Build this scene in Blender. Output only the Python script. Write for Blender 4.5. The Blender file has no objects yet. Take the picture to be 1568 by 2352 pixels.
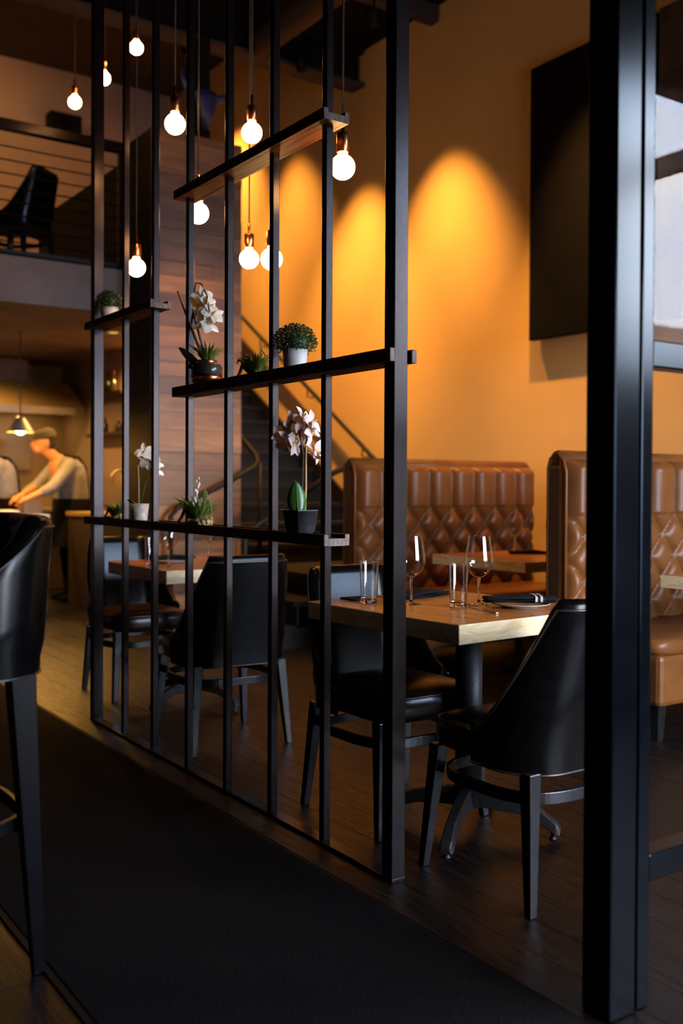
import bpy, math, random
from mathutils import Vector, Matrix
random.seed(11)
PI = math.pi
R = math.radians
scene = bpy.context.scene
COL = scene.collection

# ------------------------------------------------------------------ camera
cam_d = bpy.data.cameras.new('camera')
cam = bpy.data.objects.new('camera', cam_d)
COL.objects.link(cam)
cam_d.lens = 35.0
cam_d.sensor_width = 24.0
cam_d.sensor_fit = 'HORIZONTAL'
cam_d.shift_y = -32 / 1568
cam_d.clip_start = 0.05
cam_d.clip_end = 300
cam.matrix_world = (Matrix.Translation((0, 0, 1.18)) @ Matrix.Rotation(R(-34.6), 4, 'Z')
                    @ Matrix.Rotation(R(90 - 0.7), 4, 'X') @ Matrix.Rotation(R(0.27), 4, 'Z'))
cam_d.dof.use_dof = True
cam_d.dof.focus_distance = 3.4
cam_d.dof.aperture_fstop = 1.9
scene.camera = cam

# ------------------------------------------------------------------ view, world
vs = scene.view_settings
vs.view_transform = 'Standard'
vs.look = 'None'
vs.exposure = 0.0
vs.gamma = 1.0
vs.use_curve_mapping = False
scene.cycles.use_denoising = True
scene.cycles.max_bounces = 8
scene.cycles.transparent_max_bounces = 16
scene.cycles.sample_clamp_indirect = 6.0
scene.cycles.caustics_reflective = False
scene.cycles.caustics_refractive = False

SKY = 62.0
w = bpy.data.worlds.new('sky')
scene.world = w
w.use_nodes = True
nt = w.node_tree
nt.nodes.clear()
wo = nt.nodes.new('ShaderNodeOutputWorld')
bg = nt.nodes.new('ShaderNodeBackground')
tc = nt.nodes.new('ShaderNodeTexCoord')
nz = nt.nodes.new('ShaderNodeTexNoise')
nz.inputs['Scale'].default_value = 3.2
nz.inputs['Detail'].default_value = 6
rp = nt.nodes.new('ShaderNodeValToRGB')
rp.color_ramp.elements[0].position = 0.42
rp.color_ramp.elements[0].color = (0.40, 0.60, 0.95, 1)
rp.color_ramp.elements[1].position = 0.64
rp.color_ramp.elements[1].color = (1.0, 0.965, 0.955, 1)
nt.links.new(tc.outputs['Generated'], nz.inputs['Vector'])
nt.links.new(nz.outputs['Fac'], rp.inputs['Fac'])
nt.links.new(rp.outputs['Color'], bg.inputs['Color'])
bg.inputs['Strength'].default_value = SKY
nt.links.new(bg.outputs['Background'], wo.inputs['Surface'])

WARM = (1.0, 0.50, 0.13)
WARMER = (1.0, 0.42, 0.07)

# daylight comes in through the front windows: a portal only guides the sampling
for px0, px1, pz0, pz1 in ((1.95, 4.35, 0.55, 2.15), (4.5, 5.85, 1.85, 3.66)):
    pd = bpy.data.lights.new('window_portal', 'AREA')
    pd.shape = 'RECTANGLE'
    pd.size = px1 - px0
    pd.size_y = pz1 - pz0
    pd.cycles.is_portal = True
    po = bpy.data.objects.new('window_portal', pd)
    COL.objects.link(po)
    po.location = ((px0 + px1) / 2, -1.02, (pz0 + pz1) / 2)
    po.rotation_euler = (R(90), 0, 0)

# ------------------------------------------------------------------ materials
MAT = {}

def _principled(name):
    m = bpy.data.materials.new(name)
    m.use_nodes = True
    b = m.node_tree.nodes['Principled BSDF']
    MAT[name] = m
    return m, m.node_tree, b

def mat(name, col, rough=0.5, metal=0.0, spec=None, tint=None, noise=None, bump=None, coat=0.0):
    """plain surface with slight noise variation (noise=(scale, amount)) and fine relief (bump=(scale, strength))"""
    m, t, b = _principled(name)
    b.inputs['Base Color'].default_value = (*col, 1)
    b.inputs['Roughness'].default_value = rough
    b.inputs['Metallic'].default_value = metal
    if spec is not None:
        b.inputs['Specular IOR Level'].default_value = spec
    if tint:
        b.inputs['Specular Tint'].default_value = (*tint, 1)
    if coat:
        b.inputs['Coat Weight'].default_value = coat
        b.inputs['Coat Roughness'].default_value = 0.12
    tcn = t.nodes.new('ShaderNodeTexCoord')
    if noise:
        n = t.nodes.new('ShaderNodeTexNoise')
        n.inputs['Scale'].default_value = noise[0]
        n.inputs['Detail'].default_value = 5
        t.links.new(tcn.outputs['Object'], n.inputs['Vector'])
        r = t.nodes.new('ShaderNodeValToRGB')
        a = noise[1]
        r.color_ramp.elements[0].position = 0.3
        r.color_ramp.elements[1].position = 0.7
        r.color_ramp.elements[0].color = (*[c * (1 - a) for c in col], 1)
        r.color_ramp.elements[1].color = (*[min(1, c * (1 + a)) for c in col], 1)
        t.links.new(n.outputs['Fac'], r.inputs['Fac'])
        t.links.new(r.outputs['Color'], b.inputs['Base Color'])
    if bump:
        n2 = t.nodes.new('ShaderNodeTexNoise')
        n2.inputs['Scale'].default_value = bump[0]
        n2.inputs['Detail'].default_value = 4
        t.links.new(tcn.outputs['Object'], n2.inputs['Vector'])
        bp = t.nodes.new('ShaderNodeBump')
        bp.inputs['Strength'].default_value = bump[1]
        bp.inputs['Distance'].default_value = 0.004
        t.links.new(n2.outputs['Fac'], bp.inputs['Height'])
        t.links.new(bp.outputs['Normal'], b.inputs['Normal'])
    return m

def wood(name, c1, c2, stretch=(14, 1.2, 14), rough=0.4, vary=0.0, spec=0.5, bump=0.15, coat=0.0, rvar=0.0):
    """grain stretched along one axis; vary = brightness difference from piece to piece"""
    m, t, b = _principled(name)
    tcn = t.nodes.new('ShaderNodeTexCoord')
    oi = t.nodes.new('ShaderNodeObjectInfo')
    mu = t.nodes.new('ShaderNodeMath'); mu.operation = 'MULTIPLY'; mu.inputs[1].default_value = 57.0
    t.links.new(oi.outputs['Random'], mu.inputs[0])
    ad = t.nodes.new('ShaderNodeVectorMath'); ad.operation = 'ADD'
    t.links.new(tcn.outputs['Object'], ad.inputs[0])
    t.links.new(mu.outputs[0], ad.inputs[1])
    mp = t.nodes.new('ShaderNodeMapping')
    mp.inputs['Scale'].default_value = stretch
    t.links.new(ad.outputs[0], mp.inputs['Vector'])
    n = t.nodes.new('ShaderNodeTexNoise')
    n.inputs['Scale'].default_value = 2.2
    n.inputs['Detail'].default_value = 7
    n.inputs['Distortion'].default_value = 0.9
    t.links.new(mp.outputs[0], n.inputs['Vector'])
    r = t.nodes.new('ShaderNodeValToRGB')
    r.color_ramp.elements[0].position = 0.33
    r.color_ramp.elements[1].position = 0.68
    r.color_ramp.elements[0].color = (*c1, 1)
    r.color_ramp.elements[1].color = (*c2, 1)
    t.links.new(n.outputs['Fac'], r.inputs['Fac'])
    out = r.outputs['Color']
    if vary:
        hs = t.nodes.new('ShaderNodeHueSaturation')
        mr = t.nodes.new('ShaderNodeMapRange')
        mr.inputs['To Min'].default_value = 1 - vary
        mr.inputs['To Max'].default_value = 1 + vary
        t.links.new(oi.outputs['Random'], mr.inputs['Value'])
        t.links.new(mr.outputs[0], hs.inputs['Value'])
        t.links.new(out, hs.inputs['Color'])
        out = hs.outputs['Color']
    t.links.new(out, b.inputs['Base Color'])
    b.inputs['Roughness'].default_value = rough
    b.inputs['Specular IOR Level'].default_value = spec
    if rvar:
        mr2 = t.nodes.new('ShaderNodeMapRange')
        mr2.inputs['To Min'].default_value = rough - rvar
        mr2.inputs['To Max'].default_value = rough + rvar
        t.links.new(n.outputs['Fac'], mr2.inputs['Value'])
        t.links.new(mr2.outputs[0], b.inputs['Roughness'])
    if coat:
        b.inputs['Coat Weight'].default_value = coat
        b.inputs['Coat Roughness'].default_value = 0.15
    if bump:
        bp = t.nodes.new('ShaderNodeBump')
        bp.inputs['Strength'].default_value = bump
        bp.inputs['Distance'].default_value = 0.003
        t.links.new(n.outputs['Fac'], bp.inputs['Height'])
        t.links.new(bp.outputs['Normal'], b.inputs['Normal'])
    return m

def emit(name, col, strength):
    m = bpy.data.materials.new(name)
    m.use_nodes = True
    t = m.node_tree
    t.nodes.clear()
    o = t.nodes.new('ShaderNodeOutputMaterial')
    e = t.nodes.new('ShaderNodeEmission')
    e.inputs['Color'].default_value = (*col, 1)
    e.inputs['Strength'].default_value = strength
    t.links.new(e.outputs[0], o.inputs['Surface'])
    MAT[name] = m
    return m

def pane_glass(name, ior=1.5, tint=(0.97, 0.98, 0.98), gain=0.3, pw=5.0):
    """thin sheet of glass: see-through plus a mirror reflection that grows at a slant"""
    m = bpy.data.materials.new(name)
    m.use_nodes = True
    t = m.node_tree
    t.nodes.clear()
    o = t.nodes.new('ShaderNodeOutputMaterial')
    tr = t.nodes.new('ShaderNodeBsdfTransparent'); tr.inputs['Color'].default_value = (*tint, 1)
    gl = t.nodes.new('ShaderNodeBsdfGlossy'); gl.inputs['Roughness'].default_value = 0.0
    lw = t.nodes.new('ShaderNodeLayerWeight'); lw.inputs['Blend'].default_value = 0.5      # 1 - |cos|, alike from both sides
    fr = t.nodes.new('ShaderNodeMath'); fr.operation = 'POWER'; fr.inputs[1].default_value = pw
    f0 = ((ior - 1) / (ior + 1)) ** 2
    fm_ = t.nodes.new('ShaderNodeMath'); fm_.operation = 'MULTIPLY_ADD'; fm_.inputs[1].default_value = 1 - f0; fm_.inputs[2].default_value = f0
    mu = t.nodes.new('ShaderNodeMath'); mu.operation = 'MULTIPLY'; mu.inputs[1].default_value = gain
    mu.use_clamp = True
    t.links.new(lw.outputs['Facing'], fr.inputs[0]); t.links.new(fr.outputs[0], fm_.inputs[0])
    mx = t.nodes.new('ShaderNodeMixShader')
    t.links.new(fm_.outputs[0], mu.inputs[0])
    t.links.new(mu.outputs[0], mx.inputs['Fac'])
    t.links.new(tr.outputs[0], mx.inputs[1])
    t.links.new(gl.outputs[0], mx.inputs[2])
    t.links.new(mx.outputs[0], o.inputs['Surface'])
    MAT[name] = m
    return m

mat('plaster', (0.76, 0.45, 0.145), 0.75, noise=(1.6, 0.05), bump=(9, 0.25))
mat('taupe_plaster', (0.40, 0.29, 0.235), 0.8, noise=(2, 0.06), bump=(9, 0.2))
mat('dark_ceiling', (0.006, 0.005, 0.0045), 0.9, noise=(3, 0.3), spec=0.1)
mat('brown_ceiling', (0.035, 0.020, 0.013), 0.85, noise=(2, 0.2))
mat('lobby_wall', (0.10, 0.075, 0.06), 0.8, noise=(2, 0.1))
mat('slab_grey', (0.16, 0.115, 0.10), 0.7, noise=(1.5, 0.35), bump=(5, 0.3))
wood('floor_plank', (0.0004, 0.0002, 0.0001), (0.0052, 0.0018, 0.0005), (34, 2.2, 34), 0.38, vary=0.3, bump=0.9, rvar=0.26, spec=0.40)
wood('floor_base_wood', (0.001, 0.0006, 0.0004), (0.005, 0.002, 0.001), (11, 1.3, 11), 0.45)
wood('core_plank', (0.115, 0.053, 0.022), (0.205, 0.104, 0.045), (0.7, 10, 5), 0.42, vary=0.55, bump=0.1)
mat('mat_rubber', (0.0042, 0.0034, 0.0034), 0.85, noise=(230, 0.85), bump=(170, 0.9), spec=0.06)
mat('mat_edge', (0.003, 0.003, 0.003), 0.6, spec=0.1)
mat('black_metal', (0.0048, 0.0031, 0.0029), 0.24, noise=(14, 0.35), bump=(60, 0.04), spec=0.22, tint=(1.0, 0.82, 0.78))
mat('frame_metal', (0.0014, 0.0016, 0.0022), 0.17, noise=(8, 0.3), spec=0.10, tint=(0.7, 0.88, 1.0))
wood('shelf_wood', (0.020, 0.0062, 0.0028), (0.135, 0.042, 0.015), (20, 1.6, 26), 0.5, vary=0.2, bump=0.4, spec=0.08)
wood('shelf_end', (0.05, 0.03, 0.022), (0.17, 0.11, 0.08), (40, 6, 12), 0.6, bump=0.4)
mat('black_leather', (0.0016, 0.0014, 0.0015), 0.22, noise=(30, 0.25), bump=(220, 0.025), spec=0.13)
mat('seat_leather', (0.012, 0.0058, 0.0030), 0.28, noise=(30, 0.25), bump=(220, 0.03), spec=0.26)
mat('piping', (0.014, 0.011, 0.010), 0.3)
mat('brown_leather', (0.118, 0.040, 0.010), 0.36, noise=(10, 0.16), bump=(130, 0.14), spec=0.22)
mat('brown_leather_dark', (0.05, 0.022, 0.010), 0.4, noise=(10, 0.16), bump=(130, 0.14))
mat('chair_leg', (0.008, 0.007, 0.008), 0.26, noise=(20, 0.3), bump=(90, 0.08), spec=0.35)
mat('stool_leg', (0.0025, 0.0017, 0.0018), 0.35, noise=(20, 0.3), bump=(90, 0.08), spec=0.13)
wood('table_top', (0.24, 0.075, 0.014), (0.42, 0.155, 0.034), (24, 2.0, 24), 0.26, bump=0.05, spec=0.4)
wood('table_edge', (0.66, 0.43, 0.19), (0.90, 0.70, 0.42), (5, 5, 22), 0.4, bump=0.1)
mat('cast_iron', (0.006, 0.0055, 0.006), 0.5, noise=(40, 0.2), bump=(140, 0.3), spec=0.3)
mat('napkin', (0.004, 0.004, 0.0055), 0.85, noise=(200, 0.4), bump=(400, 0.4), spec=0.1)
mat('plate_ceramic', (0.30, 0.27, 0.25), 0.25)
mat('steel', (0.55, 0.50, 0.44), 0.2, metal=1.0)
mat('kitchen_steel', (0.50, 0.46, 0.40), 0.3, metal=0.8, noise=(4, 0.1))
mat('copper', (0.80, 0.30, 0.13), 0.25, metal=1.0)
mat('cord', (0.012, 0.010, 0.009), 0.6)
emit('bulb_glow', (1.0, 0.52, 0.19), 55.0)
emit('lens_glow', (1.0, 0.62, 0.28), 25.0)
emit('downlight_glow', (1.0, 0.55, 0.14), 1.2)
emit('kitchen_glow', (1.0, 0.56, 0.13), 22.0)
emit('pass_lamp_glow', (1.0, 0.44, 0.06), 700.0)
mat('art_dark', (0.003, 0.0016, 0.0012), 0.8, noise=(3, 0.3), spec=0.12)
mat('art_brown', (0.05, 0.024, 0.014), 0.6, noise=(5, 0.7), bump=(12, 0.8))
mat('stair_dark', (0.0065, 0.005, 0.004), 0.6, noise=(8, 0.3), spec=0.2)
mat('white_pot', (0.72, 0.66, 0.60), 0.5, noise=(20, 0.06))
mat('concrete_pot', (0.46, 0.37, 0.30), 0.8, noise=(45, 0.35), bump=(80, 0.5))
mat('soil', (0.03, 0.02, 0.012), 0.95, bump=(120, 0.8))
mat('marble_black', (0.013, 0.012, 0.013), 0.22, noise=(16, 0.8))
mat('dark_glaze', (0.05, 0.034, 0.03), 0.22, noise=(10, 0.2))
mat('leaf_green', (0.035, 0.12, 0.016), 0.35, noise=(14, 0.3))
mat('grass_green', (0.15, 0.22, 0.03), 0.5, noise=(30, 0.35))
mat('box_green', (0.030, 0.062, 0.014), 0.5, noise=(60, 0.4))
mat('petal', (0.88, 0.70, 0.64), 0.55, noise=(30, 0.08))
mat('petal_cream', (0.90, 0.80, 0.62), 0.55, noise=(30, 0.08))
mat('orchid_lip', (0.75, 0.45, 0.16), 0.5)
mat('stem_tan', (0.42, 0.24, 0.10), 0.6)
mat('stem_dark', (0.045, 0.022, 0.012), 0.6)
mat('moss', (0.36, 0.23, 0.09), 0.9, noise=(60, 0.5))
mat('driftwood', (0.13, 0.08, 0.05), 0.85, noise=(25, 0.4), bump=(60, 0.7))
mat('blue_paint', (0.018, 0.018, 0.10), 0.5)
mat('black_plastic', (0.004, 0.0035, 0.0035), 0.6, spec=0.12)
mat('shirt_grey', (0.20, 0.21, 0.26), 0.85, noise=(20, 0.2))
mat('apron_black', (0.005, 0.005, 0.006), 0.9, spec=0.1)
mat('skin', (0.55, 0.25, 0.12), 0.55)
mat('cap_olive', (0.10, 0.085, 0.04), 0.9)
mat('hair_dark', (0.02, 0.013, 0.01), 0.7)
mat('cutting_board', (0.80, 0.70, 0.52), 0.6)
mat('cardboard', (0.34, 0.19, 0.09), 0.8, noise=(12, 0.2))
mat('counter_dark', (0.030, 0.019, 0.012), 0.6, noise=(6, 0.3))
mat('counter_top', (0.26, 0.18, 0.06), 0.5)
mat('bottle_glass', (0.03, 0.022, 0.01), 0.1)
mat('ext_white', (0.75, 0.74, 0.72), 0.8)
mat('ext_dark', (0.10, 0.08, 0.07), 0.8)
mat('ext_ground', (0.16, 0.15, 0.15), 0.9)
pane_glass('pane')
_g, _t, _b = _principled('drink_glass')
_b.inputs['Base Color'].default_value = (1, 1, 1, 1)
_b.inputs['Roughness'].default_value = 0.0
_b.inputs['IOR'].default_value = 1.45
_b.inputs['Transmission Weight'].default_value = 1.0
pane_glass('thin_glass', 1.45, (0.975, 0.97, 0.96), 1.5, 3.2)

# ------------------------------------------------------------------ mesh helpers
class MB:
    def __init__(self):
        self.v = []; self.f = []
    def add(self, vs_, fs_):
        o = len(self.v)
        self.v += [tuple(p) for p in vs_]
        self.f += [tuple(i + o for i in f) for f in fs_]
        return self
    def box(self, x0, x1, y0, y1, z0, z1):
        return self.add([(x0, y0, z0), (x1, y0, z0), (x1, y1, z0), (x0, y1, z0), (x0, y0, z1), (x1, y0, z1), (x1, y1, z1), (x0, y1, z1)],
                        [(0, 3, 2, 1), (4, 5, 6, 7), (0, 1, 5, 4), (1, 2, 6, 5), (2, 3, 7, 6), (3, 0, 4, 7)])
    def prism(self, a, b):
        """two quads (lists of 4 points, same winding) joined"""
        return self.add(list(a) + list(b), [(3, 2, 1, 0), (4, 5, 6, 7), (0, 1, 5, 4), (1, 2, 6, 5), (2, 3, 7, 6), (3, 0, 4, 7)])
    def loops(self, rings, cap=True, closed=True):
        n = len(rings[0]); vs_ = [p for r in rings for p in r]; fs_ = []
        for i in range(len(rings) - 1):
            for j in range(n if closed else n - 1):
                k = (j + 1) % n
                fs_.append((i * n + j, i * n + k, (i + 1) * n + k, (i + 1) * n + j))
        if cap and closed:
            fs_.append(tuple(range(n - 1, -1, -1)))
            fs_.append(tuple((len(rings) - 1) * n + j for j in range(n)))
        return self.add(vs_, fs_)
    def lathe(self, prof, seg=24, c=(0, 0, 0), cap=True):
        rings = []
        for r, z in prof:
            rings.append([(c[0] + r * math.cos(2 * PI * k / seg), c[1] + r * math.sin(2 * PI * k / seg), c[2] + z) for k in range(seg)])
        return self.loops(rings, cap)
    def tube(self, pts, rad, seg=8, cap=True):
        pts = [Vector(p) for p in pts]
        rads = rad if isinstance(rad, (list, tuple)) else [rad] * len(pts)
        rings = []; up = Vector((0, 0, 1)); prev = None
        for i, p in enumerate(pts):
            d = (pts[min(i + 1, len(pts) - 1)] - pts[max(i - 1, 0)]).normalized()
            if prev is None:
                a = d.cross(up if abs(d.z) < 0.95 else Vector((1, 0, 0))).normalized()
            else:
                a = (prev - d * prev.dot(d)).normalized()
            prev = a
            b = d.cross(a)
            rings.append([p + (a * math.cos(2 * PI * k / seg) + b * math.sin(2 * PI * k / seg)) * rads[i] for k in range(seg)])
        return self.loops(rings, cap)
    def bar(self, pts, w_, h_, closed=False):
        """flat bar swept along a level path: w_ sideways, h_ upright"""
        pts = [Vector(p) for p in pts]; rings = []; n = len(pts)
        for i, p in enumerate(pts):
            q0 = pts[(i - 1) % n] if closed else pts[max(i - 1, 0)]
            q1 = pts[(i + 1) % n] if closed else pts[min(i + 1, n - 1)]
            d = (q1 - q0); d.z = 0; d.normalize()
            s = Vector((-d.y, d.x, 0)) * (w_ / 2); u = Vector((0, 0, h_ / 2))
            rings.append([p - s - u, p + s - u, p + s + u, p - s + u])
        if closed:
            rings.append(rings[0])
        return self.loops(rings, not closed)
    def ball(self, c, r, seg=14, rings=9, sc=(1, 1, 1)):
        rr = []
        for i in range(rings + 1):
            a = -PI / 2 + PI * (0.02 + 0.96 * i / rings)
            rr.append([(c[0] + r * sc[0] * math.cos(a) * math.cos(2 * PI * k / seg), c[1] + r * sc[1] * math.cos(a) * math.sin(2 * PI * k / seg), c[2] + r * sc[2] * math.sin(a)) for k in range(seg)])
        return self.loops(rr)
    def capsule(self, a, b, ra, rb, seg=14):
        a = Vector(a); b = Vector(b); d = (b - a).normalized()
        pts = []; rad = []
        for t in (-1, -0.85, -0.5, 0): pts.append(a + d * (t * ra)); rad.append(max(0.02 * ra, ra * math.sqrt(max(0, 1 - t * t))))
        for t in (0, 0.5, 0.85, 1): pts.append(b + d * (t * rb)); rad.append(max(0.02 * rb, rb * math.sqrt(max(0, 1 - t * t))))
        return self.tube(pts, rad, seg)
    def mesh(self, name, smooth=False):
        me = bpy.data.meshes.new(name)
        me.from_pydata([tuple(p) for p in self.v], [], self.f)
        me.update()
        if smooth:
            for p in me.polygons: p.use_smooth = True
        return me
    def build(self, name, m, parent=None, smooth=False, bevel=0.0, loc=(0, 0, 0), rz=0.0, sub=0):
        return link(name, self.mesh(name, smooth), m, parent, bevel, loc, rz, sub)

def link(name, me, m, parent=None, bevel=0.0, loc=(0, 0, 0), rz=0.0, sub=0):
    if m is not None and not me.materials:
        me.materials.append(MAT[m])
    o = bpy.data.objects.new(name, me)
    COL.objects.link(o)
    o.parent = parent
    o.location = loc
    o.rotation_euler = (0, 0, rz)
    if bevel:
        bv = o.modifiers.new('bevel', 'BEVEL'); bv.width = bevel; bv.segments = 2; bv.limit_method = 'ANGLE'
    if sub:
        s = o.modifiers.new('sub', 'SUBSURF'); s.levels = sub; s.render_levels = sub
    return o

def tag(o, label=None, cat=None, group=None, kind=None):
    if label: o['label'] = label
    if cat: o['category'] = cat
    if group: o['group'] = group
    if kind: o['kind'] = kind
    return o

def thing(name, label, cat, loc=(0, 0, 0), rz=0.0, group=None):
    o = bpy.data.objects.new(name, None)
    o.empty_display_size = 0.1
    COL.objects.link(o)
    o.location = loc; o.rotation_euler = (0, 0, rz)
    return tag(o, label, cat, group)

def struct(name, mb, m, bevel=0.0, label=None, parent=None):
    o = mb.build(name, m, parent, bevel=bevel)
    if parent is None:
        tag(o, label, kind='structure')
    return o

def copy_tree(o, parent=None):
    c = o.copy(); COL.objects.link(c); c.parent = parent
    for ch in list(o.children):
        copy_tree(ch, c)
    return c

def point_to(o, target):
    d = Vector(target) - o.location
    o.rotation_euler = d.to_track_quat('-Z', 'Y').to_euler()

# ------------------------------------------------------------------ the shell
XW = 5.5            # yellow wall
ZC = 5.27           # main ceiling
ZM = 6.15           # ceiling over the mezzanine
YB = 11.8           # back wall
YG = 1.45           # glass partition

fl = struct('floor', MB().box(-3, 8.2, -1.1, YB + 0.1, -0.12, -0.013), 'floor_base_wood', label='dark stained wooden floor of the dining room')
plank_me = {}
def plank(x, y, L):
    L = round(L, 2)
    if L not in plank_me:
        plank_me[L] = MB().box(-0.0686, 0.0686, -L / 2 + 0.0006, L / 2 - 0.0006, -0.0125, 0).mesh('plank')
    link('plank', plank_me[L], 'floor_plank', fl, loc=(x, y, 0))
def plank_field(x0, x1, y0, y1, L0):
    n = int(round((x1 - x0) / 0.138))
    for i in range(n):
        x = x0 + (i + 0.5) * (x1 - x0) / n
        y = y0
        first = True
        while y < y1 - 0.01:
            L = L0 * random.choice((0.8, 1.0, 1.2, 1.4))
            if first: L *= random.choice((0.4, 0.7, 1.0)); first = False
            if y + L > y1 - 0.3: L = y1 - y
            plank(x, y + L / 2, L)
            y += L
plank_field(1.69, 5.45, 0.6, 9.6, 1.7)
plank_field(-0.05, 0.77, 1.0, 4.6, 1.6)

struct('wall_right', MB().box(XW, XW + 0.15, YG - 0.05, YB + 0.1, -0.1, ZM + 0.1), 'plaster', label='tall mustard yellow plaster wall behind the booths')
struct('baseboard_right', MB().box(XW - 0.015, XW, YG + 0.1, 7.3, 0, 0.12), 'stair_dark', label='dark skirting board along the yellow wall')
struct('wall_back', MB().box(-3.1, XW, YB, YB + 0.15, -0.1, ZM + 0.1), 'taupe_plaster', label='taupe back wall behind the mezzanine and kitchen')
struct('wall_left', MB().box(-3.15, -3, -1.1, YB + 0.1, -0.1, ZM + 0.1), 'lobby_wall', label='dark wall far on the bar side')
struct('ceiling', MB().box(-3.1, 8.3, -1.2, 7.95, ZC, ZC + 0.12), 'dark_ceiling', label='black painted ceiling high above the dining room')
struct('ceiling_mezzanine', MB().box(-3.1, XW + 0.1, 7.95, YB + 0.1, ZM, ZM + 0.12).box(-3.1, XW + 0.1, 7.95, 8.0, ZC, ZM), 'brown_ceiling', label='dark brown ceiling above the mezzanine')
# lobby shell behind and right of the camera
struct('wall_lobby', MB().box(8.0, 8.15, -1.1, YG, -0.1, ZC).box(XW, 8.1, YG - 0.05, YG + 0.1, -0.1, ZC), 'lobby_wall', label='dark lobby walls beyond the glass partition')
struct('wall_front', MB().box(-3.1, 1.95, -1.12, -1.0, -0.1, ZC).box(5.85, 8.1, -1.12, -1.0, -0.1, ZC).box(4.35, 4.5, -1.12, -1.0, -0.1, ZC)
       .box(1.95, 4.35, -1.12, -1.0, 2.15, ZC).box(1.95, 4.35, -1.12, -1.0, 0.35, 0.55).box(4.5, 5.85, -1.12, -1.0, 3.66, ZC).box(1.95, 5.9, -1.12, -1.0, -0.1, 0.35).box(4.5, 5.9, -1.12, -1.0, 0.35, 1.85), 'lobby_wall', label='front wall with the tall street windows')
wf = struct('window_1', MB().box(1.95, 4.35, -1.1, -1.03, 0.55, 0.60).box(4.5, 5.85, -1.1, -1.03, 1.85, 1.90), 'frame_metal', label='black frame of the tall street windows')
for xm, zm in ((1.98, 2.15), (3.15, 2.15), (4.32, 2.15), (4.53, 3.66), (5.82, 3.66)):
    MB().box(xm - 0.03, xm + 0.03, -1.1, -1.03, 0.58 if zm < 3 else 1.88, zm).build('mullion', 'frame_metal', wf)
struct('trim_1', MB().box(6.46, 6.56, -4.5, -1.12, 3.62, 3.76), 'art_brown', label='brown canopy beam outside the street windows')
# outside the windows
struct('ground', MB().box(-60, 70, -80, -1.15, -0.3, -0.15), 'ext_ground', label='grey street outside the windows')
eb = thing('street_building', 'low building with a white upper band across the street, seen mirrored in the glass', 'building', (27, -16, -0.15))
MB().box(-14, 14, -4, 2, 0, 3.9).build('wall', 'ext_dark', eb)
MB().box(-14.1, 14.1, -4.1, 2.1, 3.9, 5.6).build('fascia', 'ext_white', eb)

# ------------------------------------------------------------------ mezzanine, wood core, stairs
struct('floor_mezzanine', MB().box(-3, 4.05, 7.85, YB, 2.60, 2.96), 'slab_grey', label='grey edge of the mezzanine floor slab')
core = struct('wall_core', MB().box(3.275, 4.055, 7.415, 7.97, 0, 4.02), 'stair_dark', label='wood clad core standing beside the staircase')
cz = 0.0
while cz < 4.0:
    h = min(random.choice((0.115, 0.145, 0.145, 0.175)), 4.03 - cz)
    cut = random.choice((None, None, 3.6, None, None, 3.8))
    segs = [(3.262, 4.07)] if cut is None else [(3.262, cut), (cut, 4.07)]
    for a, b in segs:
        d = random.uniform(0, 0.008)
        MB().box(a + 0.001 - (a + b) / 2, b - 0.001 - (a + b) / 2, -0.015 - d, 0, 0.0015, h - 0.0015).build('plank', 'core_plank', core, loc=((a + b) / 2, 7.414, cz))
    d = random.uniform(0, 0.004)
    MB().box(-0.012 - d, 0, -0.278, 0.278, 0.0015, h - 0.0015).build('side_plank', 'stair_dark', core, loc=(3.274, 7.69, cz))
    cz += h
    if h < 0.06: break
# stairwell guard on the mezzanine
struct('wall_guard', MB().box(3.28, 3.40, 7.975, 10.3, 2.96, 3.92), 'stair_dark', label='dark half wall guarding the stairwell on the mezzanine')
struct('wall_stair', MB().box(4.06, 4.12, 7.97, YB, 0, 2.6), 'taupe_plaster', label='kitchen side wall below the stairs')

st = thing('staircase', 'dark staircase climbing along the yellow wall behind the booth', 'stairs', (4.8, 6.7, 0))
def W2(o, mb):      # world-space mesh builder -> local of o (unrotated)
    mb.v = [(x - o.location.x, y - o.location.y, z - o.location.z) for x, y, z in mb.v]
    return mb
def stair_part(name, mb, m='stair_dark', **k): return W2(st, mb).build(name, m, st, **k)
RISE, RUN = 0.17, 0.265
for i, (x0, z1) in enumerate(((3.54, 0.17), (3.82, 0.34))):
    stair_part('tread', MB().box(x0 - 0.02, x0 + 0.28, 6.1, 7.3, z1 - 0.04, z1), bevel=0.004)
    stair_part('riser', MB().box(x0, x0 + 0.02, 6.1, 7.3, z1 - 0.17, z1 - 0.04))
stair_part('riser', MB().box(4.10, 4.12, 6.1, 7.3, 0.34, 0.47))
stair_part('landing', MB().box(4.08, 5.49, 6.08, 7.38, 0.43, 0.51), bevel=0.004)
stair_part('landing_base', MB().box(3.60, 5.45, 6.12, 6.16, 0, 0.15).box(4.12, 5.45, 6.12, 6.16, 0.0, 0.43))
for i in range(14):
    y = 7.36 + i * RUN; z = 0.51 + (i + 1) * RISE
    stair_part('tread', MB().box(4.13, 5.46, y - 0.02, y + RUN, z - 0.045, z), bevel=0.004)
    stair_part('riser', MB().box(4.13, 5.46, y, y + 0.018, z - RISE, z - 0.045))
ya, yb = 7.30, 7.36 + 14 * RUN
za, zb = 0.51, 0.51 + 14 * RISE
stair_part('stringer', MB().prism([(5.46, ya, za - 0.02), (5.49, ya, za - 0.02), (5.49, ya, za + 0.24), (5.46, ya, za + 0.24)],
                                  [(5.46, yb, zb - 0.02), (5.49, yb, zb - 0.02), (5.49, yb, zb + 0.24), (5.46, yb, zb + 0.24)]))
def rail_pts(pts): return pts
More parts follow.
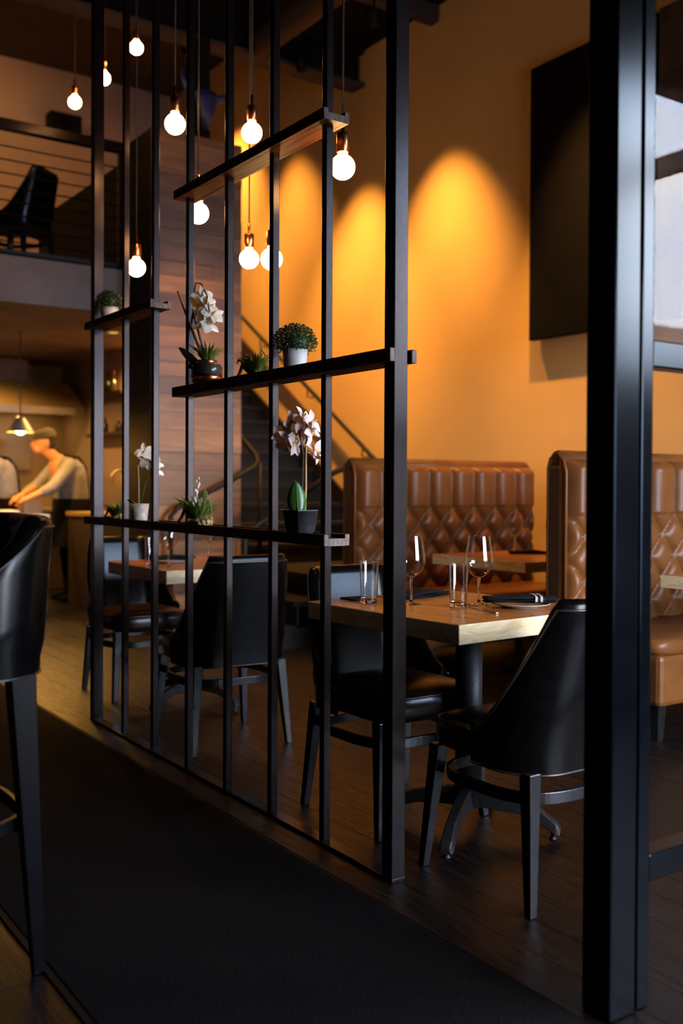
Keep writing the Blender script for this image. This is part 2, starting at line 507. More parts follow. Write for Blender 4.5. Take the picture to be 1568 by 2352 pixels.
stair_part('wall_handrail', MB().tube([(5.41, 7.05, 1.25), (5.41, 7.15, 1.32), (5.41, 10.3, 3.375)], 0.022, 10), smooth=True)
for y in (7.5, 8.45, 9.4, 10.2):
    z = 1.32 + (y - 7.15) * 0.6525
    stair_part('rail_bracket', MB().tube([(5.41, y, z - 0.015), (5.41, y + 0.01, z - 0.09), (5.47, y + 0.01, z - 0.10), (5.50, y + 0.01, z - 0.08)], 0.008, 6), smooth=True)
stair_part('handrail', MB().tube([(4.20, 9.2, 2.62), (4.20, 7.55, 1.55), (4.20, 7.38, 1.44), (4.18, 7.30, 1.38), (4.12, 7.26, 1.33), (3.9, 7.25, 1.22), (3.42, 7.25, 1.0), (3.36, 7.25, 0.93), (3.36, 7.25, 0.0)], 0.022, 10), smooth=True)
stair_part('handrail', MB().tube([(4.62, 6.1, 1.30), (4.25, 6.1, 1.32), (4.12, 6.1, 1.27), (3.45, 6.1, 0.88), (3.39, 6.1, 0.80), (3.39, 6.1, 0.0)], 0.022, 10), smooth=True)
stair_part('newel', MB().tube([(4.62, 6.1, 0.51), (4.62, 6.1, 1.30)], 0.02, 8), smooth=True)
stair_part('newel', MB().tube([(4.2, 7.3, 0.51), (4.2, 7.3, 1.37)], 0.02, 8), smooth=True)

# steel beam and joists under the ceiling
bm_ = thing('steel_beam', 'long dark steel beam spanning the room above the mezzanine edge', 'beam', (1.3, 7.72, 4.93))
W2(bm_, MB().box(-2.9, 5.5, 7.62, 7.82, 4.93, 4.965)).build('bottom_flange', 'brown_ceiling', bm_)  # light from below put into its colour, browner than the web
W2(bm_, MB().box(-2.9, 5.5, 7.71, 7.73, 4.965, 5.24)).build('web', 'dark_ceiling', bm_)
W2(bm_, MB().box(-2.9, 5.5, 7.62, 7.82, 5.24, 5.27)).build('top_flange', 'dark_ceiling', bm_)
for i, y in enumerate((4.4, 5.5, 6.6)):
    tag(MB().box(-3, XW, -0.05, 0.05, 0, 0.14).build('ceiling_joist', 'brown_ceiling', None, loc=(0, y, ZC - 0.14)),
        'dark brown ceiling joist, %s from the steel beam' % ('third', 'second', 'first')[i], 'joist', 'ceiling joists')
tag(MB().tube([(4.35, 2.5, 0), (4.35, 7.6, 0)], 0.11, 14).build('ventilation_duct', 'brown_ceiling', None, True, loc=(0, 0, 5.02)), 'round dark duct under the black ceiling', 'duct')
# column above the core with the blue horned skull
tag(MB().box(-0.05, 0.05, -0.05, 0.05, 0, 0.905).build('steel_column', 'dark_ceiling', None, loc=(3.80, 7.60, 4.025)), 'black steel column rising from the wood core', 'column')
sk = thing('horned_skull', 'dark blue horned skull mounted on the black column', 'sculpture', (3.79, 7.50, 4.35))
MB().loops([[(0.09 * math.cos(a), 0.05 * math.sin(a), 0.10) for a in [2 * PI * k / 12 for k in range(12)]],
            [(0.10 * math.cos(a), 0.055 * math.sin(a), 0.03) for a in [2 * PI * k / 12 for k in range(12)]],
            [(0.06 * math.cos(a), 0.05 * math.sin(a), -0.08) for a in [2 * PI * k / 12 for k in range(12)]],
            [(0.035 * math.cos(a), 0.04 * math.sin(a), -0.20) for a in [2 * PI * k / 12 for k in range(12)]]]).build('skull', 'blue_paint', sk, True)
for s in (-1, 1):
    MB().tube([(s * 0.05, 0, 0.06), (s * 0.12, 0, 0.065), (s * 0.19, -0.01, 0.10), (s * 0.225, -0.01, 0.17), (s * 0.225, -0.01, 0.25)], [0.035, 0.032, 0.027, 0.018, 0.005], 10).build('horn', 'blue_paint', sk, True)

# mezzanine railing
rl = thing('cable_railing', 'dark steel railing with horizontal cables along the mezzanine edge', 'railing', (0.2, 7.9, 2.96))
W2(rl, MB().box(-3, 3.26, 7.86, 7.94, 3.94, 4.02)).build('top_rail', 'black_metal', rl, bevel=0.005)
for x in (-2.9, -1.5, 0.0, 1.5, 3.2):
    W2(rl, MB().box(x - 0.02, x + 0.02, 7.88, 7.92, 2.96, 3.94)).build('rail_post', 'black_metal', rl)
for k in range(8):
    W2(rl, MB().tube([(-2.9, 7.9, 3.08 + k * 0.105), (3.2, 7.9, 3.08 + k * 0.105)], 0.006, 6)).build('cable', 'black_metal', rl)
W2(rl, MB().box(-3, 3.26, 7.86, 7.94, 2.98, 3.01)).build('bottom_rail', 'black_metal', rl)

# ------------------------------------------------------------------ glass partition beside the camera
gp = struct('window_2', MB().box(1.722, 1.808, YG, YG + 0.083, 0, ZC), 'frame_metal', bevel=0.006, label='tall black steel post of the glass partition in the foreground')
MB().box(1.818, 1.858, YG + 0.004, YG + 0.06, 0, ZC).build('stile', 'frame_metal', gp, bevel=0.004)
MB().box(1.806, 1.820, YG + 0.03, YG + 0.05, 0, ZC).build('groove', 'mat_edge', gp)
for z0, z1 in ((0.283, 0.345), (1.452, 1.514), (4.45, 4.52)):
    MB().box(1.858, XW, YG + 0.004, YG + 0.06, z0, z1).build('rail', 'frame_metal', gp, bevel=0.004)
for x in (3.05, 4.25):
    MB().box(x - 0.025, x + 0.025, YG + 0.004, YG + 0.06, 0, ZC).build('stile', 'frame_metal', gp, bevel=0.004)
for a, b in ((1.858, 3.025), (3.075, 4.225), (4.275, XW)):
    for z0, z1 in ((0.0, 0.283), (0.345, 1.452), (1.514, 4.45), (4.52, ZC)):
        MB().add([(a, YG + 0.03, z0), (b, YG + 0.03, z0), (b, YG + 0.03, z1), (a, YG + 0.03, z1)], [(0, 1, 2, 3)]).build('glass_pane', 'pane', gp)

# ------------------------------------------------------------------ metal screen with shelves
sc = thing('metal_screen', 'tall black metal screen of upright bars holding dark wooden plant shelves', 'screen', (1.82, 3.57, 0))
SX = 1.82
for i, y in enumerate((4.79, 4.425, 4.09, 3.745, 3.406, 3.067, 2.728, 2.356)):
    h = 0.025 if i in (0, 7) else 0.0135
    W2(sc, MB().box(SX - h, SX + h, y - h, y + h, 0.006, ZC)).build('post', 'black_metal', sc, bevel=0.002)
W2(sc, MB().box(SX - 0.025, SX + 0.025, 2.33, 4.815, 0, 0.012)).build('floor_rail', 'black_metal', sc, bevel=0.002)
def shelf(y0, y1, z1, th=0.036, open_end=False):
    yb_ = y0 if not open_end else 2.39
    s = W2(sc, MB().box(SX - 0.032, SX + 0.032, yb_, y1, z1 - th, z1 - 0.014)).build('shelf', 'shelf_wood', sc)
    mats = [MAT['shelf_wood'], MAT['shelf_end']]
    for side in (-1, 1):
        xa, xb = (SX - 0.05, SX - 0.032) if side < 0 else (SX + 0.032, SX + 0.05)
        b = W2(sc, MB().box(xa, xb, y0, y1, z1 - th, z1)).build('batten', 'shelf_wood', s, bevel=0.002)
        b.data.materials.append(MAT['shelf_end'])
        for p in b.data.polygons:
            if p.normal.y < -0.9: p.material_index = 1
    s.data.materials.append(MAT['shelf_end'])
    for p in s.data.polygons:
        if p.normal.y < -0.9: p.material_index = 1
    return s
shelf(2.663, 4.838, 1.023, 0.038)
shelf(2.319, 3.812, 1.586, 0.040, True)
shelf(2.675, 3.800, 2.397, 0.037)
shelf(4.031, 4.835, 1.988, 0.036)

# floor mat
fm = thing('floor_mat', 'long black textured runner mat beside the metal screen', 'mat', (1.225, 3.9, 0))
MB().box(-0.435, 0.435, -3.9, 4.3, 0.0, 0.009).build('mat_surface', 'mat_rubber', fm)
MB().box(-0.455, -0.435, -3.92, 4.32, 0.0, 0.006).box(0.435, 0.455, -3.92, 4.32, 0.0, 0.006).build('mat_border', 'mat_edge', fm)

# ------------------------------------------------------------------ upholstered chairs and the bar stool
def shell_path(wd, dp, rc, n=49, front=0.42, cf=0.45):
    """outer plan of the shell: left front -> around the back (-y) -> right front; (x, y, nx, ny, arm parameter)"""
    hx = wd / 2; yb_ = -dp / 2; yf = dp * front
    L1 = yf - (yb_ + rc); L2 = rc * PI / 2; L3 = wd - 2 * rc
    tot = 2 * L1 + 2 * L2 + L3; out = []
    for i in range(n):
        s = tot * i / (n - 1)
        m = s if s <= tot / 2 else tot - s
        if m < L1: x, y, nx, ny = -hx, yf - m, -1.0, 0.0; t = 1 - m / (L1 + L2 * cf)
        elif m < L1 + L2:
            a = (m - L1) / rc
            x, y, nx, ny = -hx + rc - rc * math.cos(a), yb_ + rc - rc * math.sin(a), -math.cos(a), -math.sin(a); t = max(0, 1 - m / (L1 + L2 * cf))
        else: x, y, nx, ny = -hx + rc + (m - L1 - L2), yb_, 0.0, -1.0; t = 0
        if s > tot / 2: x, nx = -x, -nx
        out.append((x, y, nx, ny, t))
    return out

def make_chair(name, seat_h=0.47, back_h=0.875, bot=0.375, wd=0.52, dp=0.50, lean=0.20, th=0.05, power=1.7,
               ring_z=0.305, legw=0.235, legd=0.23, leather='black_leather', seat_mat='seat_leather', leg_top=0.044, leg_bot=0.026, leg_mat='chair_leg', tuck=0.02, front=0.0, cf=0.50):
    root = bpy.data.objects.new(name, None); COL.objects.link(root); root.empty_display_size = 0.1
    path = shell_path(wd, dp, 0.15, 61, front, cf)
    prof_n = 9
    rings = []; pipe = []; pipe_low = []
    for x, y, nx, ny, t in path:
        top = seat_h + 0.03 + (back_h - seat_h - 0.03) * (1 - t) ** power
        def P(off, z):
            k = max(0, z - bot)
            u = k / (back_h - bot)
            fl_ = -tuck * (1 - u) ** 2.0 if z < seat_h else 0.0       # tuck in below the seat
            px = x - nx * off; py = y - ny * off
            px *= 1 - 0.10 * max(0, (z - seat_h)) / 0.4
            py -= lean * max(0, z - seat_h) * (0.35 + 0.65 * max(0, min(1, 0.5 - y / dp)))
            px += nx * fl_ * 0.5; py += ny * fl_ * 0.5
            return (px, py, z)
        thk = th * (0.75 + 0.25 * (1 - t))
        sec = [P(0, bot + (top - 0.035 - bot) * k / prof_n) for k in range(prof_n + 1)]
        sec += [P(0.004, top - 0.016), P(thk * 0.25, top - 0.004), P(thk * 0.5, top), P(thk * 0.78, top - 0.006), P(thk * 0.97, top - 0.022)]
        low = seat_h - 0.03
        sec += [P(thk, top - 0.04 + (low - top + 0.04) * k / 5) for k in range(6)]
        rings.append(sec)
        pipe.append(P(-0.001, top - 0.030))
        pipe_low.append(P(-0.001, bot + 0.004))
    mb = MB()
    n = len(rings[0])
    vs_ = [p for r in rings for p in r]; fs_ = []
    for i in range(len(rings) - 1):
        for j in range(n - 1):
            fs_.append((i * n + j, i * n + j + 1, (i + 1) * n + j + 1, (i + 1) * n + j))
    fs_.append(tuple(range(n))); fs_.append(tuple((len(rings) - 1) * n + j for j in range(n - 1, -1, -1)))
    mb.add(vs_, fs_)
    bk = mb.build('backrest', leather, root, True)
    MB().tube(pipe, 0.0034, 6).build('piping', 'piping', bk, True)
    MB().tube(pipe_low, 0.0034, 6).build('piping', 'piping', bk, True)
    # seat cushion: stacked superellipse rings
    sr = []
    hx, hy0, hy1 = wd / 2 - 0.03, -dp / 2 + 0.02, dp * 0.5
    cy = (hy0 + hy1) / 2; hy = (hy1 - hy0) / 2
    for s, z in ((0.86, bot - 0.002), (0.97, bot + 0.012), (1.0, bot + 0.035), (1.0, seat_h - 0.03), (0.975, seat_h - 0.008), (0.92, seat_h + 0.002), (0.75, seat_h + 0.012), (0.45, seat_h + 0.018), (0.12, seat_h + 0.019)):
        ring = []
        for k in range(36):
            a = 2 * PI * k / 36
            c, s_ = math.cos(a), math.sin(a)
            ring.append((hx * s * math.copysign(abs(c) ** 0.42, c), cy + hy * s * math.copysign(abs(s_) ** 0.42, s_), z))
        sr.append(ring)
    so = MB().loops(sr).build('seat', seat_mat, root, True)
    MB().tube([(p[0] * 1.003, p[1] * 1.003, p[2]) for p in sr[4]] + [(sr[4][0][0] * 1.003, sr[4][0][1] * 1.003, sr[4][0][2])], 0.0035, 6).build('piping', 'piping', so, True)
    # legs
    for sx in (-1, 1):
        for sy in (-1, 1):
            bx_, by_ = sx * legw, sy * legd
            tx, ty = sx * (legw - 0.03), sy * (legd - 0.035)
            a, b = leg_bot / 2, leg_top / 2
            lg = MB().prism([(bx_ - a, by_ - a, 0.0), (bx_ + a, by_ - a, 0.0), (bx_ + a, by_ + a, 0.0), (bx_ - a, by_ + a, 0.0)],
                            [(tx - b, ty - b, bot + 0.01), (tx + b, ty - b, bot + 0.01), (tx + b, ty + b, bot + 0.01), (tx - b, ty + b, bot + 0.01)]).build('leg', leg_mat, root, bevel=0.003)
    # bowed stretcher ring
    f = ring_z / bot
    rx, ry = legw - 0.03 * f, legd - 0.035 * f
    pts = []
    for k in range(80):
        a = 2 * PI * k / 80
        c, s_ = math.cos(a), math.sin(a)
        pts.append(((rx + 0.015) * math.copysign(abs(c) ** 0.62, c), (ry + 0.015) * math.copysign(abs(s_) ** 0.62, s_), ring_z))
    MB().bar(pts, 0.016, 0.034, True).build('stretcher', leg_mat, root, bevel=0.002)
    return root

def place(o, label, cat, loc, rz, group=None):
    o.location = loc; o.rotation_euler = (0, 0, rz)
    return tag(o, label, cat, group)

ch0 = make_chair('dining_chair')
GC = 'black leather dining chairs'
ch = [ch0] + [copy_tree(ch0) for _ in range(5)]
place(ch[0], 'black leather dining chair with its back to the camera, right beside the foreground post', 'chair', (2.205, 2.165, 0), R(0), GC)
place(ch[1], 'black leather dining chair facing the camera behind the table with wine glasses', 'chair', (2.215, 2.87, 0), R(180), GC)
place(ch[2], 'black leather dining chair seen from behind at the farther table', 'chair', (2.17, 4.13, 0), R(-3), GC)
place(ch[3], 'black leather dining chair on the far side of the farther table', 'chair', (2.27, 5.32, 0), R(180), GC)
place(ch[4], 'dark leather chair on the mezzanine behind the cable railing', 'chair', (2.55, 8.60, 2.96), R(40), GC)
place(ch[5], 'dark chair at the left picture edge up on the mezzanine', 'chair', (1.70, 8.75, 2.96), R(-60), GC)

stool = make_chair('bar_stool', seat_h=0.79, back_h=1.105, bot=0.715, wd=0.46, dp=0.50, lean=0.09, th=0.07, power=1.3, ring_z=0.36, tuck=0.02, front=0.42, cf=0.45, legw=0.20, legd=0.205,
                   seat_mat='black_leather', leg_top=0.062, leg_bot=0.028, leg_mat='stool_leg')
place(stool, 'tall black leather bar stool with pale piping at the left edge', 'bar stool', (0.555, 2.585, 0), R(90))

# ------------------------------------------------------------------ pedestal tables
def make_table(name, lx, ly, zt=0.76, th=0.062, px=0.0, py=0.0, rot_foot=0.0, wide=False):
    root = bpy.data.objects.new(name, None); COL.objects.link(root); root.empty_display_size = 0.1
    tp = MB().box(-lx / 2, lx / 2, -ly / 2, ly / 2, zt - th, zt).build('table_top', 'table_edge', root, bevel=0.003)
    tp.data.materials.append(MAT['table_top'])
    for p in tp.data.polygons:
        if p.normal.z > 0.9: p.material_index = 1
    MB().lathe([(0.046, 0.09), (0.046, zt - th - 0.012)], 24, (px, py, 0)).build('column', 'cast_iron', root, True)
    MB().box(px - 0.16, px + 0.16, py - 0.16, py + 0.16, zt - th - 0.014, zt - th).build('mounting_plate', 'cast_iron', root)
    for k in range(4):
        a = rot_foot + k * PI / 2
        c, s = math.cos(a), math.sin(a)
        L = 0.30
        sec = []
        for d, z0, z1, hw in ((0.0, 0.075, 0.15, 0.026), (0.06, 0.085, 0.145, 0.026), (0.18, 0.078, 0.118, 0.024), (0.245, 0.055, 0.10, 0.023), (L, 0.02, 0.06, 0.026), (L + 0.015, 0.018, 0.04, 0.022)):
            q = []
            for (o_, z) in ((-hw, z0), (hw, z0), (hw * 0.7, z1), (-hw * 0.7, z1)):
                q.append((px + c * d - s * o_, py + s * d + c * o_, z))
            sec.append(q)
        ft = MB().loops(sec).build('foot', 'cast_iron', root, bevel=0.004)
        MB().lathe([(0.012, 0.0), (0.014, 0.004), (0.008, 0.008), (0.008, 0.03)], 10, (px + c * (L - 0.01), py + s * (L - 0.01), 0)).build('leveller', 'cast_iron', ft, True)
    return root

t1 = make_table('dining_table', 0.70, 0.775, px=-0.03, py=-0.115, rot_foot=R(31.5))
place(t1, 'square wooden table with pale end edge, laid with glasses, in the foreground', 'table', (2.329, 2.682, 0), R(3.5), 'wooden tables')
t2 = make_table('dining_table', 0.68, 0.76, th=0.066, rot_foot=R(20))
place(t2, 'square wooden table at the far end of the metal screen', 'table', (2.395, 4.86, 0), R(0), 'wooden tables')
t3 = make_table('dining_table', 1.30, 0.80, th=0.06, rot_foot=R(45))
place(t3, 'wooden booth table in front of the farther brown booth', 'table', (4.62, 4.36, 0), R(0), 'wooden tables')
t4 = make_table('dining_table', 1.30, 0.80, th=0.06, rot_foot=R(45))
place(t4, 'wooden booth table at the right picture edge', 'table', (4.62, 2.66, 0), R(0), 'wooden tables')

# ------------------------------------------------------------------ tufted booths
NCH = 8
def tuft(u, z, W_, zs, zr=(0.50, 1.04, 1.34)):
    """relief of the upholstery: upright channels above, round diamond pillows below"""
    cw = W_ / NCH
    a = u / cw
    if z >= zr[1]:
        c = 2 * (a - math.floor(a)) - 1
        return 0.004 + 0.058 * (1 - abs(c) ** 3.6)
    b = (zr[1] - z) / 0.23
    p, q = a + b, a - b
    cp = 2 * (p - math.floor(p)) - 1
    cq = 2 * (q - math.floor(q)) - 1
    k = (1 - abs(cp) ** 3) * (1 - abs(cq) ** 3)
    return 0.008 + 0.046 * k ** 0.7

def make_booth(name, W_, label):
    root = thing(name, label, 'booth', group='tufted leather booths')
    zt = 1.345
    # local: x from 0..W, front = -y, rear face at y=0
    MB().box(0.0, W_, -0.10, 0.0, 0.10, zt - 0.05).build('back_frame', 'brown_leather_dark', root, bevel=0.02)
    nu, nv = 144, 108
    rows = []
    for j in range(nv + 1):
        z = 0.44 + (zt - 0.02 - 0.44) * j / nv
        row = []
        for i in range(nu + 1):
            u = W_ * i / nu
            e = min(u, W_ - u) / 0.05
            ed = 1.0 if e >= 1 else math.sqrt(max(0, 1 - (1 - e) ** 2))
            tz = (zt - 0.02 - z) / 0.06
            td = 1.0 if tz >= 1 else math.sqrt(max(0, 1 - (1 - tz) ** 2))
            row.append((u, -0.085 - (0.055 + tuft(u, z, W_, zt)) * ed * td, z + 0.0))
        rows.append(row)
    mb = MB()
    vs_ = [p for r in rows for p in r]; n = nu + 1; fs_ = []
    for j in range(nv):
        for i in range(nu):
            fs_.append((j * n + i, j * n + i + 1, (j + 1) * n + i + 1, (j + 1) * n + i))
    mb.add(vs_, fs_)
    bp = mb.build('tufted_back', 'brown_leather', root, True)
    # buttons
    bme = MB().ball((0, 0, 0), 0.012, 8, 5, (1, 0.5, 1)).mesh('button', True)
    cw = W_ / NCH
    for r in range(0, 7):
        for k in range(0, 2 * NCH + 1):
            a = k * 0.5
            b = r * 0.5
            if abs((a + b) - round(a + b)) > 0.01: continue
            u = a * cw; z = 1.04 - b * 0.23
            if u < 0.05 or u > W_ - 0.05 or z < 0.55: continue
            link('button', bme, 'brown_leather_dark', bp, loc=(u, -0.152, z))
    # rolled top edge and piping
    MB().tube([(0.02, -0.055, zt - 0.03), (W_ - 0.02, -0.055, zt - 0.03)], 0.052, 12).build('top_roll', 'brown_leather', root, True)
    for x in (0.006, W_ - 0.006):
        MB().tube([(x, -0.125, 0.44), (x, -0.125, zt - 0.09), (x, -0.11, zt - 0.035), (x, -0.07, zt + 0.005), (x, -0.02, zt - 0.02), (x, -0.005, zt - 0.07), (x, -0.003, 0.12)], 0.009, 8).build('piping', 'brown_leather', bp, True)
    # seat: cushion with a bulging edge, upholstered base, legs
    rings = []
    for s, z in ((0.965, 0.405), (1.0, 0.425), (1.0, 0.455), (0.985, 0.475), (0.94, 0.485), (0.5, 0.492), (0.1, 0.492)):
        ring = []
        for k in range(40):
            a = 2 * PI * k / 40
            c, s_ = math.cos(a), math.sin(a)
            ring.append((W_ / 2 + W_ / 2 * (s if s > 0.9 else s) * math.copysign(abs(c) ** 0.13, c), -0.41 + 0.30 * s * math.copysign(abs(s_) ** 0.18, s_), z))
        rings.append(ring)
    MB().loops(rings).build('seat', 'brown_leather', root, True)
    MB().box(0.01, W_ - 0.01, -0.70, -0.05, 0.17, 0.41).build('seat_base', 'brown_leather', root, bevel=0.025)
    for x in (0.08, W_ - 0.08):
        for y in (-0.63, -0.08):
            MB().prism([(x - 0.018, y - 0.018, 0), (x + 0.018, y - 0.018, 0), (x + 0.018, y + 0.018, 0), (x - 0.018, y + 0.018, 0)],
                       [(x - 0.03, y - 0.03, 0.18), (x + 0.03, y - 0.03, 0.18), (x + 0.03, y + 0.03, 0.18), (x - 0.03, y + 0.03, 0.18)]).build('leg', 'chair_leg', root)
    return root
b1 = make_booth('leather_booth', 1.62, 'farther brown leather booth with channelled top and tufted back')
b1.location = (3.76, 5.43, 0)
b2 = copy_tree(b1)
b2.location = (3.76, 3.60, 0)
tag(b2, 'nearer brown leather booth, partly hidden by the foreground post')

# ------------------------------------------------------------------ art panels on the yellow wall
a1 = thing('art_panel', 'dark rectangular panel hanging on the yellow wall left of the post', 'wall art', (XW, 4.82, 2.28), group='wall panels')
MB().box(-0.085, -0.03, -0.56, 0.56, 0, 2.03).build('panel', 'art_dark', a1, bevel=0.003)
MB().box(-0.03, 0, -0.48, 0.48, 0.1, 1.93).build('wall_batten', 'art_dark', a1)
a2 = thing('art_panel', 'dark brown textured panel on the yellow wall at the right picture edge', 'wall art', (XW, 3.66, 2.28), group='wall panels')
MB().box(-0.085, -0.03, -0.56, 0.56, 0, 2.03).build('panel', 'art_brown', a2, bevel=0.003)
MB().box(-0.03, 0, -0.48, 0.48, 0.1, 1.93).build('wall_batten', 'art_dark', a2)

# ------------------------------------------------------------------ tableware
def make_wineglass():
    root = bpy.data.objects.new('wine_glass', None); COL.objects.link(root); root.empty_display_size = 0.05
    out = [(0.016, 0.098), (0.030, 0.108), (0.044, 0.125), (0.0505, 0.143), (0.0515, 0.155), (0.0495, 0.175), (0.0455, 0.200), (0.0415, 0.225), (0.039, 0.243)]
    MB().lathe([(0.002, 0.0945), (0.008, 0.0955)] + out, 48, cap=False).build('bowl', 'thin_glass', root, True)
    MB().tube([(out[-1][0] * math.cos(2 * PI * k / 48), out[-1][0] * math.sin(2 * PI * k / 48), out[-1][1]) for k in range(49)], 0.0006, 5).build('rim', 'thin_glass', root, True)
    MB().lathe([(0.001, 0.0), (0.034, 0.0), (0.0345, 0.0012), (0.030, 0.0025), (0.012, 0.0052), (0.006, 0.009), (0.0042, 0.02), (0.0038, 0.06), (0.0046, 0.085), (0.009, 0.0955)], 32).build('stem', 'drink_glass', root, True)
    return root
def make_tumbler():
    root = bpy.data.objects.new('water_glass', None); COL.objects.link(root); root.empty_display_size = 0.05
    MB().lathe([(0.030, 0.012), (0.0312, 0.05), (0.0345, 0.150)], 40, cap=False).build('body', 'thin_glass', root, True)
    MB().lathe([(0.0335, 0.148), (0.0328, 0.146), (0.0300, 0.05), (0.0285, 0.022)], 40, cap=False).build('inner_wall', 'thin_glass', root, True)
    MB().tube([(0.0344 * math.cos(2 * PI * k / 40), 0.0344 * math.sin(2 * PI * k / 40), 0.150) for k in range(41)], 0.0009, 5).build('rim', 'drink_glass', root, True)
    MB().lathe([(0.001, 0.0), (0.027, 0.0), (0.0298, 0.003), (0.030, 0.012), (0.029, 0.019), (0.022, 0.016), (0.001, 0.015)], 36).build('base', 'drink_glass', root, True)
    return root
wg0 = make_wineglass(); tm0 = make_tumbler()
ZT = 0.7605
wgs = [(2.418, 2.640, 'wine glass nearest the fork on the foreground table'), (2.218, 2.775, 'wine glass partly behind the thick screen post, on the foreground table'),
       (2.14, 4.64, 'wine glass on the farther table, left of the black chair back'), (2.60, 5.10, 'wine glass on the far side of the farther table'),
       (4.64, 4.72, 'wine glass on the booth table in front of the farther booth'), (4.93, 4.66, 'wine glass on the booth table nearest the yellow wall')]
for i, (x, y, l) in enumerate(wgs):
    o = wg0 if i == 0 else copy_tree(wg0)
    place(o, l, 'wine glass', (x, y, ZT), 0, 'empty wine glasses')
tms = [(2.305, 2.621, 'water tumbler beside the fork on the foreground table'), (2.105, 2.875, 'water tumbler left of the thick screen post on the foreground table'),
       (2.09, 4.74, 'water tumbler near the left corner of the farther table'), (2.68, 4.98, 'water tumbler behind the chair back on the farther table')]
for i, (x, y, l) in enumerate(tms):
    o = tm0 if i == 0 else copy_tree(tm0)
    place(o, l, 'glass', (x, y, ZT), 0, 'water tumblers')

def make_plate():
    return MB().lathe([(0.001, 0.003), (0.05, 0.003), (0.055, 0.0), (0.062, 0.0), (0.066, 0.004), (0.098, 0.012), (0.104, 0.0145), (0.1045, 0.0165), (0.098, 0.0155), (0.064, 0.0075), (0.001, 0.007)], 40).mesh('plate', True)
plate_me = make_plate()
def make_napkin(L=0.25, Wd=0.105):
    """folded cloth: three loose layers with rounded folds"""
    root = bpy.data.objects.new('napkin', None); COL.objects.link(root); root.empty_display_size = 0.05
    for k in range(3):
        rings = []
        n = 14
        z0 = 0.0065 * k
        for i in range(n + 1):
            t = i / n
            x = -L / 2 + L * t
            hw = Wd / 2 * (1 - 0.03 * k) * (0.72 + 0.28 * min(1, 5 * t)) * (1 - 0.1 * max(0, t - 0.7))
            hh = 0.0034 * (0.75 + 0.35 * math.sin(t * 9 + k)) + (0.004 if k == 2 else 0) * math.sin(PI * t)
            zc = z0 + 0.0035 + 0.002 * math.sin(t * 7 + 2 * k)
            zc = max(zc, hh + 0.0005)
            ring = []
            for a in range(16):
                an = 2 * PI * a / 16
                c, s_ = math.cos(an), math.sin(an)
                ring.append((x + 0.006 * math.sin(an * 3 + k), hw * math.copysign(abs(c) ** 0.5, c) + 0.004 * k, zc + hh * math.copysign(abs(s_) ** 0.7, s_)))
            rings.append(ring)
        MB().loops(rings).build('fold', 'napkin', root, True)
    return root
nk0 = make_napkin()
def place_setting(i, x, y, rz, where, plate=True):
    if plate:
        tag(link('side_plate', plate_me, 'plate_ceramic', None, loc=(x, y, ZT)), 'small grey plate under the napkin ' + where, 'plate', 'side plates')
    o = nk0 if i == 0 else copy_tree(nk0)
    place(o, 'folded black cloth napkin ' + where, 'napkin', (x, y, ZT + (0.0172 if plate else 0.0005)), rz, 'folded napkins')
place_setting(0, 2.485, 2.50, R(-33), 'in front of the near chair on the foreground table')
place_setting(1, 2.40, 2.94, R(12), 'on the far side of the foreground table', False)
place_setting(2, 2.30, 4.95, R(10), 'on the farther table')
place_setting(3, 4.50, 4.45, R(-30), 'on the booth table by the yellow wall', False)
# napkin ring bands with pale stripes
for k, (m_, dx) in enumerate((('plate_ceramic', 0.046), ('black_plastic', 0.055), ('plate_ceramic', 0.064), ('black_plastic', 0.073))):
    rings = []
    for x in (dx - 0.0042, dx + 0.0042):
        rings.append([(x, 0.006 + 0.054 * math.copysign(abs(math.cos(a)) ** 0.4, math.cos(a)), 0.0135 + 0.0135 * math.copysign(abs(math.sin(a)) ** 0.6, math.sin(a))) for a in [2 * PI * q / 24 for q in range(24)]])
    MB().loops(rings, False).build('band_stripe', m_, nk0, True)

fk = thing('fork', 'silver fork lying on the foreground table with its tip near the tumbler', 'fork', (2.312, 2.498, ZT), math.atan2(2.673 - 2.324, 2.367 - 2.258))
MB().loops([[(-0.100, -0.005, 0.0005), (-0.100, 0.005, 0.0005), (-0.100, 0.005, 0.0055), (-0.100, -0.005, 0.0055)], [(0.01, -0.003, 0.003), (0.01, 0.003, 0.003), (0.01, 0.003, 0.006), (0.01, -0.003, 0.006)],
            [(0.040, -0.003, 0.008), (0.040, 0.003, 0.008), (0.040, 0.003, 0.0105), (0.040, -0.003, 0.0105)], [(0.060, -0.011, 0.004), (0.060, 0.011, 0.004), (0.060, 0.011, 0.0062), (0.060, -0.011, 0.0062)],
            [(0.070, -0.0115, 0.002), (0.070, 0.0115, 0.002), (0.070, 0.0115, 0.004), (0.070, -0.0115, 0.004)]]).build('handle', 'steel', fk, bevel=0.0008)
for k in range(4):
    y = -0.0095 + k * 0.0063
    MB().loops([[(0.069, y - 0.0018, 0.002), (0.069, y + 0.0018, 0.002), (0.069, y + 0.0018, 0.004), (0.069, y - 0.0018, 0.004)],
                [(0.09, y - 0.0016, 0.003), (0.09, y + 0.0016, 0.003), (0.09, y + 0.0016, 0.0046), (0.09, y - 0.0016, 0.0046)],
                [(0.108, y - 0.0008, 0.0085), (0.108, y + 0.0008, 0.0085), (0.108, y + 0.0008, 0.0095), (0.108, y - 0.0008, 0.0095)]]).build('tine', 'steel', fk)
tag(MB().box(-0.045, 0.045, -0.045, 0.045, 0, 0.006).build('coaster', 'napkin', None, loc=(2.14, 3.0, ZT), bevel=0.002), 'black square coaster at the far left corner of the foreground table', 'coaster')
pm = thing('pepper_mill', 'small dark pepper mill on the booth table at the right picture edge', 'pepper mill', (4.22, 2.95, ZT))
